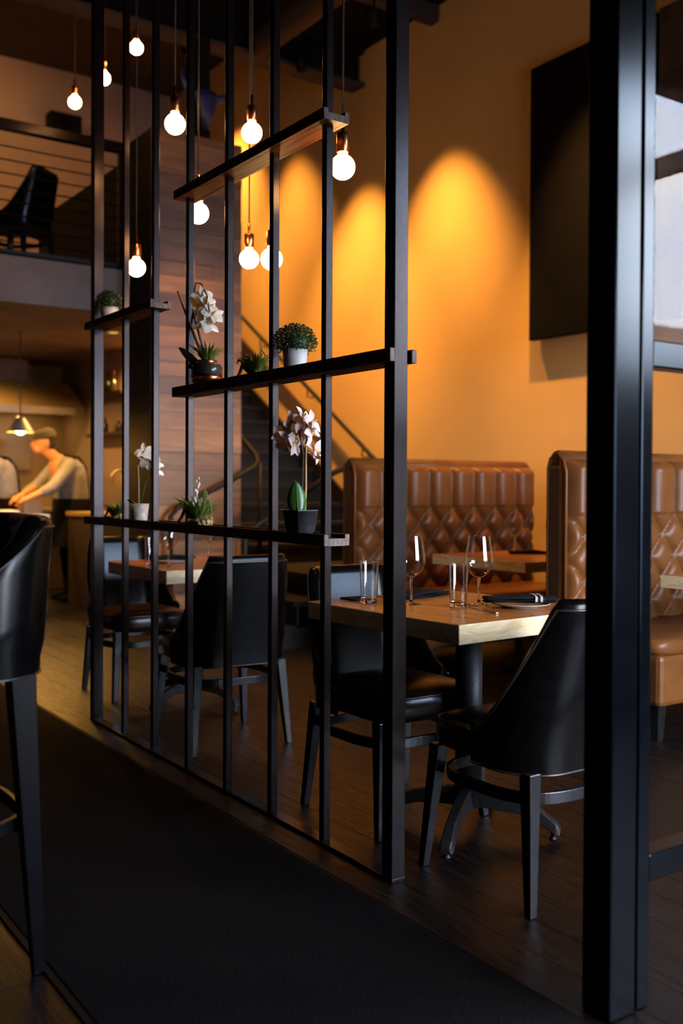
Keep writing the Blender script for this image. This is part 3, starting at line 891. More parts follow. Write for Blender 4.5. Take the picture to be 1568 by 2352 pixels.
MB().lathe([(0.001, 0), (0.024, 0), (0.024, 0.012), (0.015, 0.03), (0.018, 0.06), (0.02, 0.075), (0.001, 0.075)], 18).build('body', 'black_plastic', pm, True)
MB().lathe([(0.001, 0.075), (0.014, 0.075), (0.019, 0.088), (0.012, 0.104), (0.001, 0.107)], 18).build('knob', 'black_plastic', pm, True)

# ------------------------------------------------------------------ pendant bulbs
def pendant(loc, r, label):
    root = thing('pendant_light', label, 'pendant light', loc, group='bare globe pendant bulbs')
    prof = [(0.001, -r)]
    for k in range(1, 15):
        a = -PI / 2 + (PI * 0.86) * k / 14
        prof.append((r * math.cos(a), r * math.sin(a)))
    prof += [(0.38 * r, 1.06 * r), (0.36 * r, 1.2 * r), (0.001, 1.2 * r)]
    MB().lathe(prof, 28).build('bulb', 'bulb_glow', root, True)
    k = r / 0.045
    sk_ = MB().lathe([(0.001, 1.12 * r), (0.021 * k, 1.12 * r), (0.0225 * k, 1.16 * r), (0.0225 * k, 1.16 * r + 0.062), (0.020 * k, 1.16 * r + 0.067), (0.0065 * k, 1.16 * r + 0.069), (0.0060 * k, 1.16 * r + 0.115), (0.003, 1.16 * r + 0.12)], 20).build('socket', 'copper', root, True)
    top = (ZC if loc[1] < 7.95 else ZM) - loc[2]
    MB().tube([(0, 0, 1.16 * r + 0.115), (0, 0, top - 0.02)], 0.0035, 6).build('cord', 'cord', root, True)
    MB().lathe([(0.001, top), (0.05, top), (0.05, top - 0.02), (0.01, top - 0.035), (0.001, top - 0.035)], 20).build('canopy', 'black_metal', root, True)
    return root
def toward(p, k):
    return (p[0] * k, p[1] * k, 1.18 + (p[2] - 1.18) * k)
for p, k, l in (((2.134, 3.096, 2.379), 0.915, 'large lit globe bulb hanging right under the end of the top shelf'),
                ((2.287, 4.062, 2.817), 0.97, 'lit globe bulb just above the middle of the top shelf'),
                ((1.994, 4.265, 2.856), 0.99, 'lit globe bulb left of the top shelf, beside the blue horns'),
                ((2.038, 4.111, 2.416), 0.98, 'lit globe bulb below the left end of the top shelf, half behind a bar'),
                ((2.114, 4.996, 2.336), 0.97, 'lit globe bulb above the short left shelf'),
                ((2.430, 4.339, 2.303), 0.97, 'left one of the two lit globe bulbs touching each other'),
                ((2.219, 3.762, 2.168), 0.97, 'right one of the two touching lit bulbs, cut by a bar'),
                ((2.894, 6.849, 4.359), 1.0, 'highest small lit bulb near the ceiling at left'),
                ((2.698, 6.981, 4.136), 1.0, 'small lit bulb peeking out behind the leftmost bar'),
                ((2.612, 7.342, 4.057), 1.0, 'small lit bulb in front of the black speaker')):
    pendant(toward(p, k), 0.0475 * k, l)

# ------------------------------------------------------------------ track spots washing the yellow wall
def track_spot(loc, target, power, label, angle=70, blend=0.9, col=WARM):
    root = thing('track_spotlight', label, 'spotlight', loc, group='black track spotlights')
    q = (Vector(target) - Vector(loc)).to_track_quat('-Z', 'Y')
    head = MB().lathe([(0.001, 0.13), (0.035, 0.13), (0.045, 0.10), (0.045, -0.01), (0.040, -0.01), (0.038, 0.03), (0.001, 0.03)], 18).build('head', 'black_plastic', root, True)
    head.rotation_mode = 'QUATERNION'; head.rotation_quaternion = q
    ln = MB().lathe([(0.001, 0.028), (0.030, 0.028), (0.030, 0.024), (0.001, 0.024)], 18).build('lens', 'lens_glow', root)
    ln.rotation_mode = 'QUATERNION'; ln.rotation_quaternion = q
    top = (ZC if loc[1] < 7.95 else ZM) - loc[2]
    MB().tube([(0, 0, 0.06), (0, 0, top)], 0.008, 8).build('stem', 'black_plastic', root)
    ld = bpy.data.lights.new('spot', 'SPOT')
    ld.energy = power; ld.color = col; ld.spot_size = R(angle); ld.spot_blend = blend; ld.shadow_soft_size = 0.035
    lo = bpy.data.objects.new('spot', ld); COL.objects.link(lo)
    lo.parent = root
    lo.rotation_mode = 'QUATERNION'; lo.rotation_quaternion = q
    lo.location = q @ Vector((0, 0, -0.02))
    return root
track_spot((4.72, 7.50, 4.85), (5.5, 7.80, 1.2), 820, 'track spotlight above the staircase', 64, 1.0)
track_spot((4.72, 6.42, 4.85), (5.5, 6.42, 1.2), 780, 'track spotlight above the farther booth', 64, 1.0)
track_spot((4.72, 4.75, 4.85), (5.5, 4.75, 0.9), 900, 'track spotlight above the wall panel', 52, 1.0)
track_spot((4.85, 10.1, 5.95), (5.5, 10.1, 3.4), 900, 'track spotlight above the top of the stairs', 60, 1.0)
track_spot((4.75, 8.85, 5.55), (5.5, 8.85, 1.8), 620, 'track spotlight above the middle of the stairs', 58, 1.0)
track_spot((3.3, 5.9, 5.0), (3.7, 7.4, 1.5), 800, 'track spotlight aimed at the wood core', 34, 1.0)
track_spot((2.2, 9.4, 5.85), (2.4, 11.8, 4.4), 150, 'added track spotlight brightening the mezzanine back wall', 110)  # added lamp with no known source, lifts the mezzanine back wall
track_spot((2.75, 6.5, 4.85), (2.15, 5.9, 0), 900, 'track spotlight pointing down at the aisle', 34, col=WARMER)
track_spot((3.4, 4.4, 5.0), (3.3, 4.3, 0), 160, 'track spotlight over the middle of the dining room', 60)

# ------------------------------------------------------------------ kitchen under the mezzanine
kc = thing('kitchen_counter', 'dark kitchen counter beside the wood core', 'counter', (3.62, 8.72, 0))
MB().box(-0.32, 0.32, -0.72, 0.72, 0, 0.88).build('body', 'counter_dark', kc)
MB().box(-0.34, 0.34, -0.72, 0.74, 0.88, 0.92).build('worktop', 'counter_top', kc, bevel=0.004)
pc = thing('prep_counter', 'kitchen prep counter in front of the cooks', 'counter', (2.2, 9.32, 0))
MB().box(-0.78, 0.76, -0.28, 0.30, 0, 0.87).build('body', 'counter_dark', pc)
MB().box(-0.80, 0.78, -0.30, 0.32, 0.87, 0.91).build('worktop', 'kitchen_steel', pc, bevel=0.004)
bc = thing('back_counter', 'dark counter along the kitchen back wall', 'counter', (3.0, 11.45, 0))
MB().box(-1.5, 1.05, -0.33, 0.34, 0, 0.88).build('body', 'counter_dark', bc)
MB().box(-1.5, 1.05, -0.36, 0.34, 0.88, 0.92).build('worktop', 'kitchen_steel', bc, bevel=0.004)
tag(MB().box(-0.22, 0.16, -0.14, 0.14, 0, 0.03).build('cutting_board', 'cutting_board', None, loc=(2.62, 9.40, 0.9105), bevel=0.005), 'pale cutting board on the prep counter', 'cutting board')
bx = thing('cardboard_box', 'brown box next to the cutting board on the prep counter', 'box', (2.88, 9.30, 0.9105))
MB().box(-0.085, 0.085, -0.10, 0.10, 0, 0.10).build('box_body', 'cardboard', bx)
MB().box(-0.09, 0.09, -0.105, -0.09, 0.07, 0.105).build('flap', 'cardboard', bx)
hd = thing('range_hood', 'wide steel range hood above the kitchen line', 'range hood', (3.2, 11.45, 1.9))
MB().prism([(-1.4, -0.55, 0.14), (0.80, -0.55, 0.14), (0.80, 0.34, 0.14), (-1.4, 0.34, 0.14)], [(-1.4, -0.35, 0.42), (0.66, -0.35, 0.42), (0.66, 0.34, 0.42), (-1.4, 0.34, 0.42)]).build('canopy', 'counter_top', hd)
MB().box(-1.4, 0.80, -0.56, -0.53, 0.06, 0.14).build('rim', 'kitchen_steel', hd)
MB().box(-1.2, 0.3, -0.10, 0.34, 0.42, 0.69).build('flue', 'taupe_plaster', hd)
tag(MB().add([(-0.55, 0, 0), (0.35, 0, 0), (0.35, 0, 0.42), (-0.55, 0, 0.42), (-0.55, 0.02, 0), (0.35, 0.02, 0), (0.35, 0.02, 0.42), (-0.55, 0.02, 0.42)],
     [(0, 1, 2, 3), (7, 6, 5, 4), (0, 4, 5, 1), (1, 5, 6, 2), (2, 6, 7, 3), (3, 7, 4, 0)]).build('steel_splashback', 'kitchen_steel', None, loc=(3.3, 11.76, 1.35)), 'bright steel splashback below the range hood', 'splashback')
# wall shelves, bottles, tap on the kitchen side wall
for i, (z, l) in enumerate(((2.12, 'upper'), (1.70, 'lower'))):
    sh = tag(MB().box(-0.16, 0, -0.5, 0.5, 0, 0.03).build('wall_shelf', 'counter_dark', None, loc=(4.055, 10.1, z)), l + ' dark shelf on the kitchen side wall', 'shelf', 'kitchen shelves')
for i, (y, z, h, l) in enumerate(((9.95, 2.1505, 0.20, 'dark bottle at the near end of the upper kitchen shelf'), (10.12, 2.1505, 0.22, 'dark bottle in the middle of the upper kitchen shelf'),
                                 (9.82, 1.7305, 0.12, 'short jar on the lower kitchen shelf'), (10.2, 1.7305, 0.15, 'tall jar on the lower kitchen shelf'))):
    bo = thing('bottle', l, 'bottle', (3.965, y, z), group='bottles on the kitchen shelves')
    MB().lathe([(0.001, 0), (0.035, 0), (0.036, 0.01), (0.036, h * 0.6), (0.014, h * 0.78), (0.013, h), (0.001, h)], 16).build('body', 'bottle_glass', bo, True)
    MB().lathe([(0.001, h), (0.015, h), (0.015, h + 0.02), (0.001, h + 0.02)], 12).build('cap', 'copper', bo, True)
tp_ = thing('kitchen_tap', 'arched steel tap on the kitchen counter', 'tap', (3.72, 9.05, 0.9205))
MB().tube([(0, 0, 0), (0, 0, 0.30), (-0.015, 0, 0.36), (-0.06, 0, 0.40), (-0.11, 0, 0.385), (-0.135, 0, 0.34), (-0.135, 0, 0.27)], 0.011, 10).build('spout', 'kitchen_steel', tp_, True)
MB().lathe([(0.001, 0), (0.026, 0), (0.024, 0.03), (0.013, 0.05), (0.001, 0.05)], 14).build('base', 'kitchen_steel', tp_, True)
# recessed kitchen lamps in the slab, some added for light
def downlight(x, y, power, label, z=2.6, angle=150, col=WARM):
    root = thing('ceiling_downlight', label, 'downlight', (x, y, z), group='recessed kitchen downlights')
    MB().lathe([(0.05, 0), (0.075, 0), (0.075, -0.006), (0.05, -0.006)], 24, cap=False).build('trim_ring', 'kitchen_steel', root)
    MB().lathe([(0.001, -0.001), (0.052, -0.001), (0.052, -0.003), (0.001, -0.003)], 24).build('lamp', 'downlight_glow', root)
    ld = bpy.data.lights.new('spot', 'SPOT'); ld.energy = power; ld.color = col; ld.spot_size = R(angle); ld.spot_blend = 0.6; ld.shadow_soft_size = 0.05
    lo = bpy.data.objects.new('spot', ld); COL.objects.link(lo); lo.parent = root; lo.location = (0, 0, -0.02)
downlight(3.52, 8.85, 45, 'round downlight in the kitchen ceiling by the wood core')
downlight(2.75, 10.25, 130, 'small added downlight above the left cook, brightening the range hood')  # added lamp, brightens the range hood
downlight(3.93, 9.45, 160, 'added kitchen downlight kept out of sight behind the wood core')  # added lamp, unseen behind the core, lights the kitchen
hl = MB().box(-0.30, 0.35, -0.05, 0.05, 0, 0.025).build('heat_lamp', 'kitchen_steel', hd, loc=(0.22, -0.05, 0.115))
MB().box(-0.28, 0.33, -0.04, 0.04, -0.008, 0).build('tube', 'kitchen_glow', hl)

hp_ = thing('heat_lamp', 'hanging heat lamp glowing over the kitchen prep counter', 'lamp', (2.78, 9.25, 1.66))
MB().lathe([(0.13, 0.0), (0.125, 0.004), (0.05, 0.12), (0.03, 0.15), (0.001, 0.152)], 24, cap=False).build('shade', 'kitchen_steel', hp_, True)
MB().ball((0, 0, 0.03), 0.05, 16, 10).build('bulb', 'pass_lamp_glow', hp_, True)
MB().tube([(0, 0, 0.15), (0, 0, 0.94)], 0.006, 8).build('cord', 'cord', hp_)

# speaker on the mezzanine wall
sp = thing('wall_speaker', 'black speaker box high on the mezzanine back wall', 'speaker', (4.02, YB - 0.001, 5.35))
MB().box(-0.19, 0.19, -0.22, -0.03, 0, 0.22).build('cabinet', 'black_plastic', sp, bevel=0.01)
MB().lathe([(0.001, 0), (0.07, 0), (0.07, 0.01), (0.001, 0.004)], 20).build('driver', 'black_metal', sp, loc=(0, -0.225, 0.11)).rotation_euler = (R(90), 0, 0)
MB().box(-0.04, 0.04, -0.03, 0, 0.06, 0.16).build('bracket', 'black_plastic', sp)

# ------------------------------------------------------------------ the two cooks
def remesh(o, vox):
    m_ = o.modifiers.new('remesh', 'REMESH'); m_.mode = 'VOXEL'; m_.voxel_size = vox; m_.use_smooth_shade = True
    s_ = o.modifiers.new('smooth', 'SMOOTH'); s_.factor = 0.5; s_.iterations = 4
def cook(loc, label, cap=True):
    p = thing('person', label, 'person', loc)
    # head, neck and forearms with hands: the skin
    body = MB()
    hd_ = Vector((-0.28, -0.02, 1.60))
    body.ball(hd_, 0.105, 18, 12, (1.0, 0.78, 1.12))
    body.ball(hd_ + Vector((-0.055, 0, -0.06)), 0.062, 14, 9, (1, 0.85, 0.9))            # jaw
    body.capsule(hd_ + Vector((-0.105, 0, -0.005)), hd_ + Vector((-0.122, 0, -0.035)), 0.012, 0.016)   # nose
    body.capsule(hd_ + Vector((-0.09, -0.018, -0.068)), hd_ + Vector((-0.09, 0.018, -0.068)), 0.014, 0.014)   # mouth
    for s in (-1, 1):
        body.ball(hd_ + Vector((0.005, s * 0.084, -0.015)), 0.030, 10, 7, (0.75, 0.4, 1.15))   # ears
        body.ball(hd_ + Vector((-0.088, s * 0.034, 0.005)), 0.016, 8, 6)                        # brow / eyes
    body.capsule((-0.13, -0.01, 1.42), hd_ + Vector((0.0, 0, -0.06)), 0.062, 0.055)
    body.capsule((-0.10, 0, 1.36), (0.02, 0.0, 1.0), 0.12, 0.12)
    for s, el, wr in ((-1, (-0.27, -0.26, 1.15), (-0.50, -0.26, 1.05)), (1, (-0.28, 0.22, 1.15), (-0.52, 0.02, 1.05))):
        el = Vector(el); wr = Vector(wr); dr = (wr - el).normalized()
        body.capsule((-0.10, s * 0.16, 1.36), el, 0.05, 0.043)
        body.capsule(el, wr, 0.042, 0.028)
        palm = wr + dr * 0.05
        body.capsule(wr, palm, 0.027, 0.033)
        for k in range(4):
            b_ = palm + Vector((dr.x * 0.025, -0.027 + 0.018 * k, -0.004))
            L = (0.055, 0.066, 0.07, 0.058)[k]
            m1 = b_ + dr * (L * 0.55) + Vector((0, 0, -0.004)); m2 = m1 + dr * (L * 0.4) + Vector((0, 0, -0.024))
            body.capsule(b_, m1, 0.0095, 0.009); body.capsule(m1, m2, 0.009, 0.008)
        th_ = wr + dr * 0.02 + Vector((0, -s * 0.028, 0))
        body.capsule(th_, th_ + dr * 0.05 + Vector((0, -s * 0.022, -0.01)), 0.011, 0.009)
    bo = body.build('body', 'skin', p, True)
    remesh(bo, 0.0085)
    shirt = MB()
    shirt.capsule((0.02, -0.06, 0.98), (-0.03, -0.08, 1.28), 0.155, 0.165)
    shirt.capsule((0.02, 0.06, 0.98), (-0.03, 0.08, 1.28), 0.155, 0.165)
    shirt.capsule((-0.07, -0.15, 1.36), (-0.07, 0.15, 1.36), 0.095, 0.095)
    shirt.capsule((-0.03, 0, 1.3), (-0.12, 0, 1.42), 0.14, 0.07)
    for s, el in ((-1, (-0.27, -0.26, 1.15)), (1, (-0.28, 0.22, 1.15))):
        e2 = Vector(el) + Vector((-0.09, 0, -0.04))
        shirt.capsule((-0.08, s * 0.19, 1.36), el, 0.082, 0.062)
        shirt.capsule(el, e2, 0.060, 0.050)
    so_ = shirt.build('shirt', 'shirt_grey', p, True)
    remesh(so_, 0.016)
    pants = MB()
    pants.capsule((0.03, -0.07, 0.96), (0.03, 0.07, 0.96), 0.15, 0.15)
    for s in (-1, 1):
        pants.capsule((0.03, s * 0.09, 0.9), (0.0, s * 0.10, 0.50), 0.105, 0.075)
        pants.capsule((0.0, s * 0.10, 0.50), (0.04, s * 0.11, 0.085), 0.075, 0.06)
        pants.capsule((0.05, s * 0.11, 0.045), (-0.13, s * 0.12, 0.04), 0.045, 0.038)
    po_ = pants.build('trousers', 'apron_black', p, True)
    remesh(po_, 0.02)
    # apron: waist wrap and straps
    ap = MB()
    for z0, z1 in ((0.55, 1.02),):
        rings = []
        for z, k in ((0.56, 1.05), (0.8, 1.0), (1.0, 0.98), (1.04, 0.96)):
            rings.append([(0.02 + 0.195 * k * math.cos(a), 0.245 * k * math.sin(a), z) for a in [2 * PI * q / 28 for q in range(28)]])
        ap.loops(rings, False)
    ap.build('apron', 'apron_black', p, True)
    for s in (-1, 1):
        MB().tube([(0.165, s * 0.09, 1.03), (0.165, s * 0.06, 1.2), (0.135, s * 0.06, 1.35), (0.06, s * 0.08, 1.45), (-0.10, s * 0.09, 1.472)], 0.014, 6).build('strap', 'apron_black', p, True)
    if cap:
        hp = hd_ + Vector((0.012, 0, 0.035))
        rings = []
        for r_, z in ((1.0, 0.0), (1.02, 0.03), (0.95, 0.065), (0.72, 0.09), (0.3, 0.103), (0.02, 0.105)):
            rings.append([(hp.x + 0.113 * r_ * math.cos(a), hp.y + 0.092 * r_ * math.sin(a), hp.z + z - 0.012 * math.cos(a) * -1) for a in [2 * PI * q / 24 for q in range(24)]])
        co = MB().loops(rings).build('cap', 'cap_olive', p, True)
        pk = []
        for t in (0, 1):
            pk.append([(hp.x - 0.10 - 0.075 * t * math.cos(a), hp.y + 0.085 * math.sin(a) * (1 - 0.15 * t), hp.z - 0.005 - 0.02 * t) for a in [-PI / 2 + PI * q / 10 for q in range(11)]])
        MB().loops(pk, False, False).build('peak', 'cap_olive', co, True)
    MB().ball(hd_ + Vector((0.03, 0, 0.0)), 0.100, 16, 10, (0.92, 0.80, 1.0)).build('hair', 'hair_dark', p, True)
    return p
cook((3.46, 9.84, 0), 'person in a grey shirt, dark apron and cap bending over the prep counter')
cook((2.94, 10.45, 0), 'person in a grey shirt at the left picture edge, working in the kitchen')

# ------------------------------------------------------------------ plants on the shelves
def petal_mesh(L, Wd, cup):
    vs_ = []; fs_ = []
    n, m_ = 6, 4
    for i in range(n + 1):
        t = i / n
        wv = Wd / 2 * math.sin(PI * min(0.985, 0.10 + 0.885 * t ** 1.15)) ** 0.95
        for j in range(m_ + 1):
            u = -1 + 2 * j / m_
            vs_.append((u * wv, L * t, cup * (u * u * 0.35 * wv / Wd * 2 + math.sin(t * 2.4) * 0.35) * L))
    for i in range(n):
        for j in range(m_):
            a = i * (m_ + 1) + j
            fs_.append((a, a + 1, a + m_ + 2, a + m_ + 1))
    mb = MB().add(vs_, fs_)
    return mb.mesh('petal', True)
PET = {k: (petal_mesh(L, W_, 0.25)) for k, (L, W_) in dict(wide=(0.038, 0.030), slim=(0.040, 0.019)).items()}
LIP = MB().ball((0, 0, 0.004), 0.0065, 10, 6, (0.8, 1.2, 1.0)).capsule((0, -0.004, 0.006), (0, -0.010, 0.016), 0.005, 0.002, 8).mesh('flower', True)
def flower(parent, loc, face, m='petal', sc_=1.0, spin=0.0):
    """one orchid bloom: lip in the middle, three slim sepals and two wide petals"""
    f = link('flower', LIP.copy(), 'orchid_lip', parent, loc=loc)
    q = Vector(face).normalized().to_track_quat('Z', 'Y')
    f.rotation_mode = 'QUATERNION'; f.rotation_quaternion = q @ Matrix.Rotation(spin, 3, 'Z').to_quaternion()
    f.scale = (sc_, sc_, sc_)
    for k, (kind, a) in enumerate((('slim', 0), ('slim', R(128)), ('slim', R(-128)), ('wide', R(72)), ('wide', R(-72)))):
        key = kind + m
        if key not in PET:
            c = PET[kind].copy(); c.materials.clear(); c.materials.append(MAT[m]); PET[key] = c
        p = bpy.data.objects.new('petal', PET[key]); COL.objects.link(p); p.parent = f
        p.rotation_euler = (R(random.uniform(-25, 35)), R(random.uniform(-20, 20)), a + R(random.uniform(-14, 14)))
        if kind == 'wide': p.location = (0, 0, 0.002)
    return f
def big_leaf(parent, base, direction, L, Wd, m='leaf_green', droop=0.3, side=(0, -1, 0)):
    d = Vector(direction).normalized(); s = Vector(side); s = (s - d * s.dot(d)).normalized(); nrm = d.cross(s)
    vs_ = []; fs_ = []; n = 9; k = 4
    for i in range(n + 1):
        t = i / n
        wv = Wd / 2 * (math.sin(PI * min(0.985, 0.13 + 0.86 * t ** 0.9)) ** 0.8)
        c = Vector(base) + d * (L * t) + Vector((0, 0, -droop * L * t * t))
        for j in range(k + 1):
            u = -1 + 2 * j / k
            vs_.append(c + s * (u * wv) + nrm * (0.30 * wv * abs(u)))
    for i in range(n):
        for j in range(k):
            a = i * (k + 1) + j
            fs_.append((a, a + 1, a + k + 2, a + k + 1))
    o = MB().add(vs_, fs_).build('leaf', m, parent, True)
    sl = o.modifiers.new('t', 'SOLIDIFY'); sl.thickness = 0.0016
    if Wd > 0.03 and m == 'leaf_green':
        MB().tube([Vector(base) + d * (L * t) + Vector((0, 0, -droop * L * t * t)) - nrm * 0.0004 for t in (0.02, 0.3, 0.6, 0.9)], [0.0016, 0.0014, 0.001, 0.0005], 5).build('midrib', 'grass_green', o, True)
    return o
def blades(parent, c, n, L, spread, m='grass_green', wid=0.004, name='foliage', lift=0.5):
    mb = MB()
    for _ in range(n):
        a = random.uniform(0, 2 * PI); l = L * random.uniform(0.55, 1.1)
        el = random.uniform(0.25, 1.0)
        d = Vector((math.cos(a) * spread, math.sin(a) * spread, lift + el)).normalized()
        s = Vector((-math.sin(a), math.cos(a), 0)) * wid
        b0 = Vector(c) + Vector((math.cos(a), math.sin(a), 0)) * random.uniform(0, 0.018)
        b1_ = b0 + d * l * 0.55; b2_ = b0 + d * l + Vector((math.cos(a), math.sin(a), -0.6)) * l * 0.22
        mb.add([b0 - s * 0.7, b0 + s * 0.7, b1_ + s, b1_ - s, b2_], [(0, 1, 2, 3), (3, 2, 4)])
    o = mb.build(name, m, parent, True)
    o['kind'] = 'stuff'
    return o
def boxwood(loc, label, pr, R_, hgt, topc):
    t = thing('potted_boxwood', label, 'potted plant', loc)
    po_ = MB().lathe([(0.001, 0), (pr * 0.86, 0), (pr * 0.9, 0.004), (pr, hgt), (pr * 0.9, hgt), (pr * 0.86, hgt - 0.02), (0.001, hgt - 0.02)], 28).build('pot', 'white_pot', t, True)
    MB().lathe([(0.001, hgt - 0.019), (pr * 0.87, hgt - 0.019), (0.001, hgt - 0.006)], 20).build('soil', 'soil', po_)
    mb = MB()
    mb.ball((0, 0, topc), R_ * 0.72, 14, 9, (1, 1, 0.8))
    for _ in range(2200):
        d = Vector((random.gauss(0, 1), random.gauss(0, 1), random.gauss(0.25, 0.9))).normalized()
        if d.z < -0.55: d.z = -d.z
        r_ = R_ * random.uniform(0.70, 1.02)
        p = Vector((d.x * r_, d.y * r_, topc + d.z * r_ * 0.82))
        s = Vector((random.gauss(0, 1), random.gauss(0, 1), random.gauss(0, 1))); s = (s - d * s.dot(d) * 0.6).normalized()
        u = (d + s * 0.6).normalized(); v = u.cross(s).normalized()
        l = random.uniform(0.006, 0.011); ww = l * 0.28
        mb.add([p, p + u * l * 0.5 + v * ww, p + u * l, p + u * l * 0.5 - v * ww], [(0, 1, 2, 3)])
    f = mb.build('foliage', 'box_green', t)
    f['kind'] = 'stuff'
    return t
boxwood((1.82, 2.925, 1.5865), 'round boxwood ball in a white pot on the middle shelf', 0.044, 0.073, 0.062, 0.088)
boxwood((1.82, 4.63, 1.9885), 'round boxwood ball in a white pot on the short upper left shelf', 0.044, 0.064, 0.052, 0.078)

# orchid in the black square pot
o1 = thing('orchid', 'pink white orchid in a square black pot at the right end of the lowest shelf', 'orchid', (1.82, 2.885, 1.0095), R(4))
a_, b_ = 0.034, 0.045
pt = MB().loops([[(-a_, -a_, 0), (a_, -a_, 0), (a_, a_, 0), (-a_, a_, 0)], [(-b_, -b_, 0.088), (b_, -b_, 0.088), (b_, b_, 0.088), (-b_, b_, 0.088)],
                 [(-b_ + .005, -b_ + .005, 0.088), (b_ - .005, -b_ + .005, 0.088), (b_ - .005, b_ - .005, 0.088), (-b_ + .005, b_ - .005, 0.088)],
                 [(-b_ + .007, -b_ + .007, 0.07), (b_ - .007, -b_ + .007, 0.07), (b_ - .007, b_ - .007, 0.07), (-b_ + .007, b_ - .007, 0.07)]]).build('pot', 'marble_black', o1, bevel=0.004)
MB().box(-0.037, 0.037, -0.037, 0.037, 0.062, 0.078).build('soil', 'soil', pt)
MB().tube([(0.01, -0.012, 0.075), (0.012, -0.014, 0.16), (0.010, -0.016, 0.25), (0.013, -0.016, 0.33), (0.012, -0.014, 0.385)], [0.0042, 0.004, 0.0038, 0.0034, 0.002], 8).build('stake', 'stem_tan', o1, True)
MB().tube([(0.004, -0.008, 0.075), (0.002, -0.008, 0.18), (0.004, -0.010, 0.28), (-0.005, 0.0, 0.35), (-0.012, 0.015, 0.385), (-0.01, 0.04, 0.395), (0.0, 0.06, 0.36)], 0.0026, 8).build('stem', 'stem_dark', o1, True)
big_leaf(o1, (-0.020, -0.012, 0.078), (-0.02, 0.08, 1), 0.115, 0.066, droop=0.05, side=(0.84, -0.54, 0))
big_leaf(o1, (-0.01, 0.02, 0.075), (-0.2, 0.9, 0.45), 0.085, 0.03, 'stem_tan', droop=0.3, side=(0.9, 0.2, 0.3))
big_leaf(o1, (0.004, -0.01, 0.15), (-0.4, 0.35, 0.75), 0.055, 0.006, 'grass_green', droop=0.1)
for (x, y, z, fx, fy, sp_) in ((-0.01, 0.055, 0.385, -0.7, 0.2, 0.2), (-0.02, 0.045, 0.335, -0.9, -0.2, 1.3), (0.0, 0.01, 0.355, -0.6, -0.7, 2.0), (0.03, -0.02, 0.35, 0.2, -1, 0.4),
                               (0.02, 0.02, 0.405, -0.3, -0.6, 3.0), (-0.015, 0.07, 0.315, -1, 0.3, 0.8), (0.045, -0.022, 0.29, 0.1, -0.9, 1.0), (-0.02, 0.02, 0.31, -0.8, -0.5, 2.6), (-0.03, 0.085, 0.345, -0.8, 0.1, 1.9), (0.0, 0.045, 0.36, -0.5, -0.6, 0.1), (0.02, -0.03, 0.385, 0.1, -0.9, 2.2)):
    flower(o1, (x, y, z), (fx * 0.3 + 0.25, fy * 0.5 - 0.8, 0.15), 'petal', 1.2, sp_)
flower(o1, (0.04, -0.04, 0.265), (0.2, -0.6, 0.7), 'petal', 0.95, 0.5)

# orchid in the copper banded vase
o2 = thing('orchid', 'cream orchid in a dark vase with a copper band on the middle shelf', 'orchid', (1.82, 3.59, 1.5865))
vp = [(0.001, 0), (0.048, 0), (0.058, 0.004), (0.062, 0.03)]
va = MB().lathe([(0.0605, 0.030), (0.0635, 0.032), (0.0635, 0.060), (0.058, 0.074), (0.046, 0.080), (0.040, 0.083), (0.036, 0.083), (0.034, 0.07), (0.001, 0.07)], 32).build('vase', 'dark_glaze', o2, True)
MB().lathe([(0.001, 0), (0.050, 0), (0.060, 0.004), (0.0645, 0.018), (0.0645, 0.034), (0.060, 0.034), (0.001, 0.034)], 32).build('copper_band', 'copper', va, True)
MB().lathe([(0.040, 0.081), (0.042, 0.083), (0.041, 0.092), (0.037, 0.092), (0.036, 0.082)], 32, cap=False).build('copper_rim', 'copper', va, True)
MB().lathe([(0.001, 0.072), (0.036, 0.072), (0.030, 0.090), (0.001, 0.100)], 20).build('moss', 'moss', va)
MB().tube([(0.0, 0.015, 0.08), (-0.005, 0.10, 0.20), (-0.01, 0.185, 0.32), (-0.012, 0.245, 0.405)], [0.006, 0.0055, 0.005, 0.0045], 8).build('stake', 'stem_dark', o2, True)
MB().tube([(0.01, 0.015, 0.08), (0.01, 0.12, 0.26), (0.01, 0.19, 0.415)], [0.005, 0.005, 0.007], 8).build('stake', 'stem_dark', o2, True)
MB().tube([(0.0, 0.01, 0.08), (-0.02, 0.05, 0.24), (-0.025, 0.07, 0.36), (-0.02, 0.06, 0.41), (-0.015, 0.02, 0.40), (-0.01, -0.02, 0.345), (-0.01, -0.04, 0.28)], 0.003, 8).build('stem', 'stem_dark', o2, True)
big_leaf(o2, (-0.015, 0.03, 0.085), (-0.25, 0.85, 0.55), 0.15, 0.066, droop=0.05, side=(0.5, 0.35, -0.8))
big_leaf(o2, (-0.01, 0.03, 0.085), (-0.2, 1.0, 0.15), 0.09, 0.04, droop=0.3, side=(0.6, 0.2, -0.7))
blades(o2, (0, -0.005, 0.085), 70, 0.105, 0.75, 'grass_green', 0.0042, lift=0.35)
for (x, y, z, fx, fy, sp_) in ((-0.01, 0.02, 0.345, -0.6, -0.5, 0.3), (-0.015, 0.045, 0.315, -0.9, 0.1, 1.2), (0.0, -0.01, 0.305, -0.4, -0.9, 2.1), (-0.01, 0.02, 0.275, -0.8, -0.4, 0.9),
                               (0.005, -0.035, 0.27, -0.4, -0.8, 2.8), (-0.005, -0.02, 0.235, -0.6, -0.7, 1.7), (0.0, 0.0, 0.33, -0.5, -0.9, 2.5), (0.0, 0.035, 0.25, -0.7, -0.5, 2.2)):
    flower(o2, (x, y, z), (fx * 0.5 + 0.25, fy - 0.5, 0.1), 'petal_cream', 1.3, sp_)

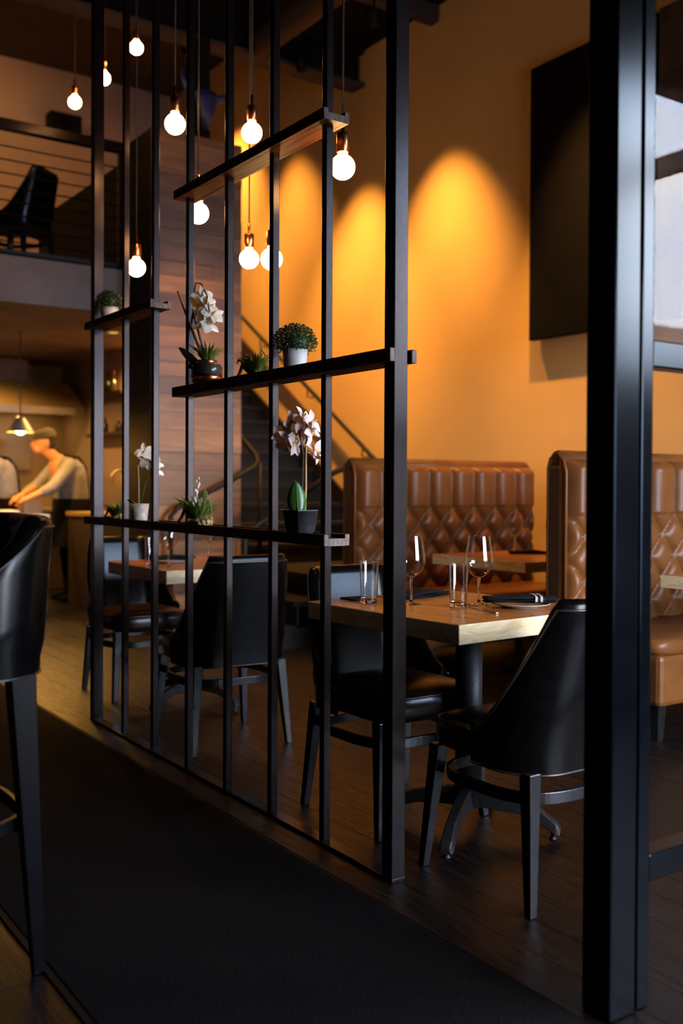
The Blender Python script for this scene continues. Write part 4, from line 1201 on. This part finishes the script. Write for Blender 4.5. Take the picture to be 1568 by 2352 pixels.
# small orchid in the concrete pot
o3 = thing('orchid', 'small white orchid in a speckled concrete pot on the lowest shelf', 'orchid', (1.82, 4.26, 1.0095))
po3 = MB().lathe([(0.001, 0), (0.032, 0), (0.034, 0.003), (0.0435, 0.085), (0.036, 0.085), (0.032, 0.07), (0.001, 0.07)], 26).build('pot', 'concrete_pot', o3, True)
MB().lathe([(0.001, 0.069), (0.034, 0.069), (0.001, 0.08)], 18).build('soil', 'soil', po3)
MB().tube([(0, 0.008, 0.07), (0.0, 0.010, 0.18), (-0.002, 0.014, 0.262)], [0.0042, 0.004, 0.0036], 8).build('stake', 'stem_tan', o3, True)
MB().tube([(0.0, -0.005, 0.07), (0.01, -0.03, 0.15), (0.02, -0.07, 0.25), (0.02, -0.11, 0.26), (0.02, -0.14, 0.21)], 0.0022, 6).build('stem', 'leaf_green', o3, True)
big_leaf(o3, (0, 0.015, 0.075), (-0.2, 0.9, 0.6), 0.10, 0.035, 'leaf_green', droop=0.3, side=(0.6, 0.3, -0.6))
for (x, y, z, fx, fy, sp_, s_) in ((0.005, -0.045, 0.315, -0.7, 0.3, 0.2, 0.95), (0.01, -0.055, 0.285, -0.8, -0.4, 1.2, 0.9), (0.02, -0.125, 0.265, -0.5, -0.8, 0.6, 0.8), (0.02, -0.14, 0.235, -0.6, -0.6, 1.8, 0.75)):
    flower(o3, (x, y, z), (fx * 0.5 + 0.2, fy - 0.6, 0.1), 'petal_cream', s_ * 1.35, sp_)
for (y, z) in ((-0.145, 0.205), (-0.15, 0.185), (-0.14, 0.18)):
    MB().ball((0.02, y, z), 0.008, 10, 6, (0.8, 0.8, 1.3)).build('bud', 'grass_green', o3, True)

# air plants on driftwood
def air_plant(loc, label, sc_=1.0, rz=0.0, pale=True):
    t = thing('air_plant', label, 'air plant', loc, rz)
    t.scale = (sc_, sc_, sc_)
    MB().tube([(0.0, -0.03, 0.012), (0.005, 0.02, 0.02), (-0.005, 0.06, 0.045), (0.0, 0.095, 0.06), (0.002, 0.125, 0.03), (0.0, 0.15, 0.012)], [0.012, 0.015, 0.011, 0.008, 0.006, 0.004], 8).build('driftwood', 'driftwood', t, True)
    MB().tube([(0.0, 0.06, 0.045), (-0.01, 0.08, 0.07), (-0.01, 0.11, 0.08), (0, 0.14, 0.07)], [0.007, 0.006, 0.004, 0.002], 6).build('twig', 'driftwood', t, True)
    mo = MB()
    for _ in range(26):
        mo.ball((random.uniform(-0.022, 0.022), random.uniform(-0.05, 0.04), random.uniform(0.008, 0.020)), random.uniform(0.006, 0.011), 7, 5)
    mo.build('moss', 'moss', t, True)['kind'] = 'stuff'
    blades(t, (0, 0.0, 0.028), 150, 0.105, 0.8, 'grass_green', 0.0026, lift=0.2)
    blades(t, (0, 0.045, 0.055), 50, 0.055, 1.0, 'grass_green', 0.0024, name='small_foliage', lift=0.2)
    vn = MB()
    for k in range(7):
        a = random.uniform(0, 2 * PI); r_ = random.uniform(0.03, 0.045)
        pts = []
        for q in range(14):
            b = 2 * PI * q / 13 * 0.8
            pts.append((0.012 * math.cos(a + b), -0.03 - r_ * math.sin(b) * 0.8 + 0.012 * math.cos(a), 0.07 + r_ * math.cos(b) + 0.012 * math.sin(a)))
        vn.tube(pts, 0.0011, 5)
    vn.build('tendrils', 'grass_green', t, True)['kind'] = 'stuff'
    if pale:
        sp_ = MB()
        for k in range(13):
            z = 0.05 + k * 0.0085
            sp_.ball((0.005 * math.sin(k * 2.1) - 0.015, 0.014 - 0.0034 * k + 0.005 * math.cos(k * 1.7), z), 0.0095 * (1 - 0.055 * k), 7, 5, (0.8, 0.8, 1.5))
        sp_.build('flower_spike', 'petal', t, True)
    return t
air_plant((1.82, 3.655, 1.0095), 'grassy air plant with a pale flower spike on the lowest shelf', 1.3)
air_plant((1.82, 3.20, 1.5725), 'grassy air plant on driftwood on the middle shelf between vase and boxwood', 1.0, pale=False)
air_plant((1.82, 4.53, 1.0095), 'small air plant on driftwood at the left end of the lowest shelf', 0.9, R(5), pale=False)
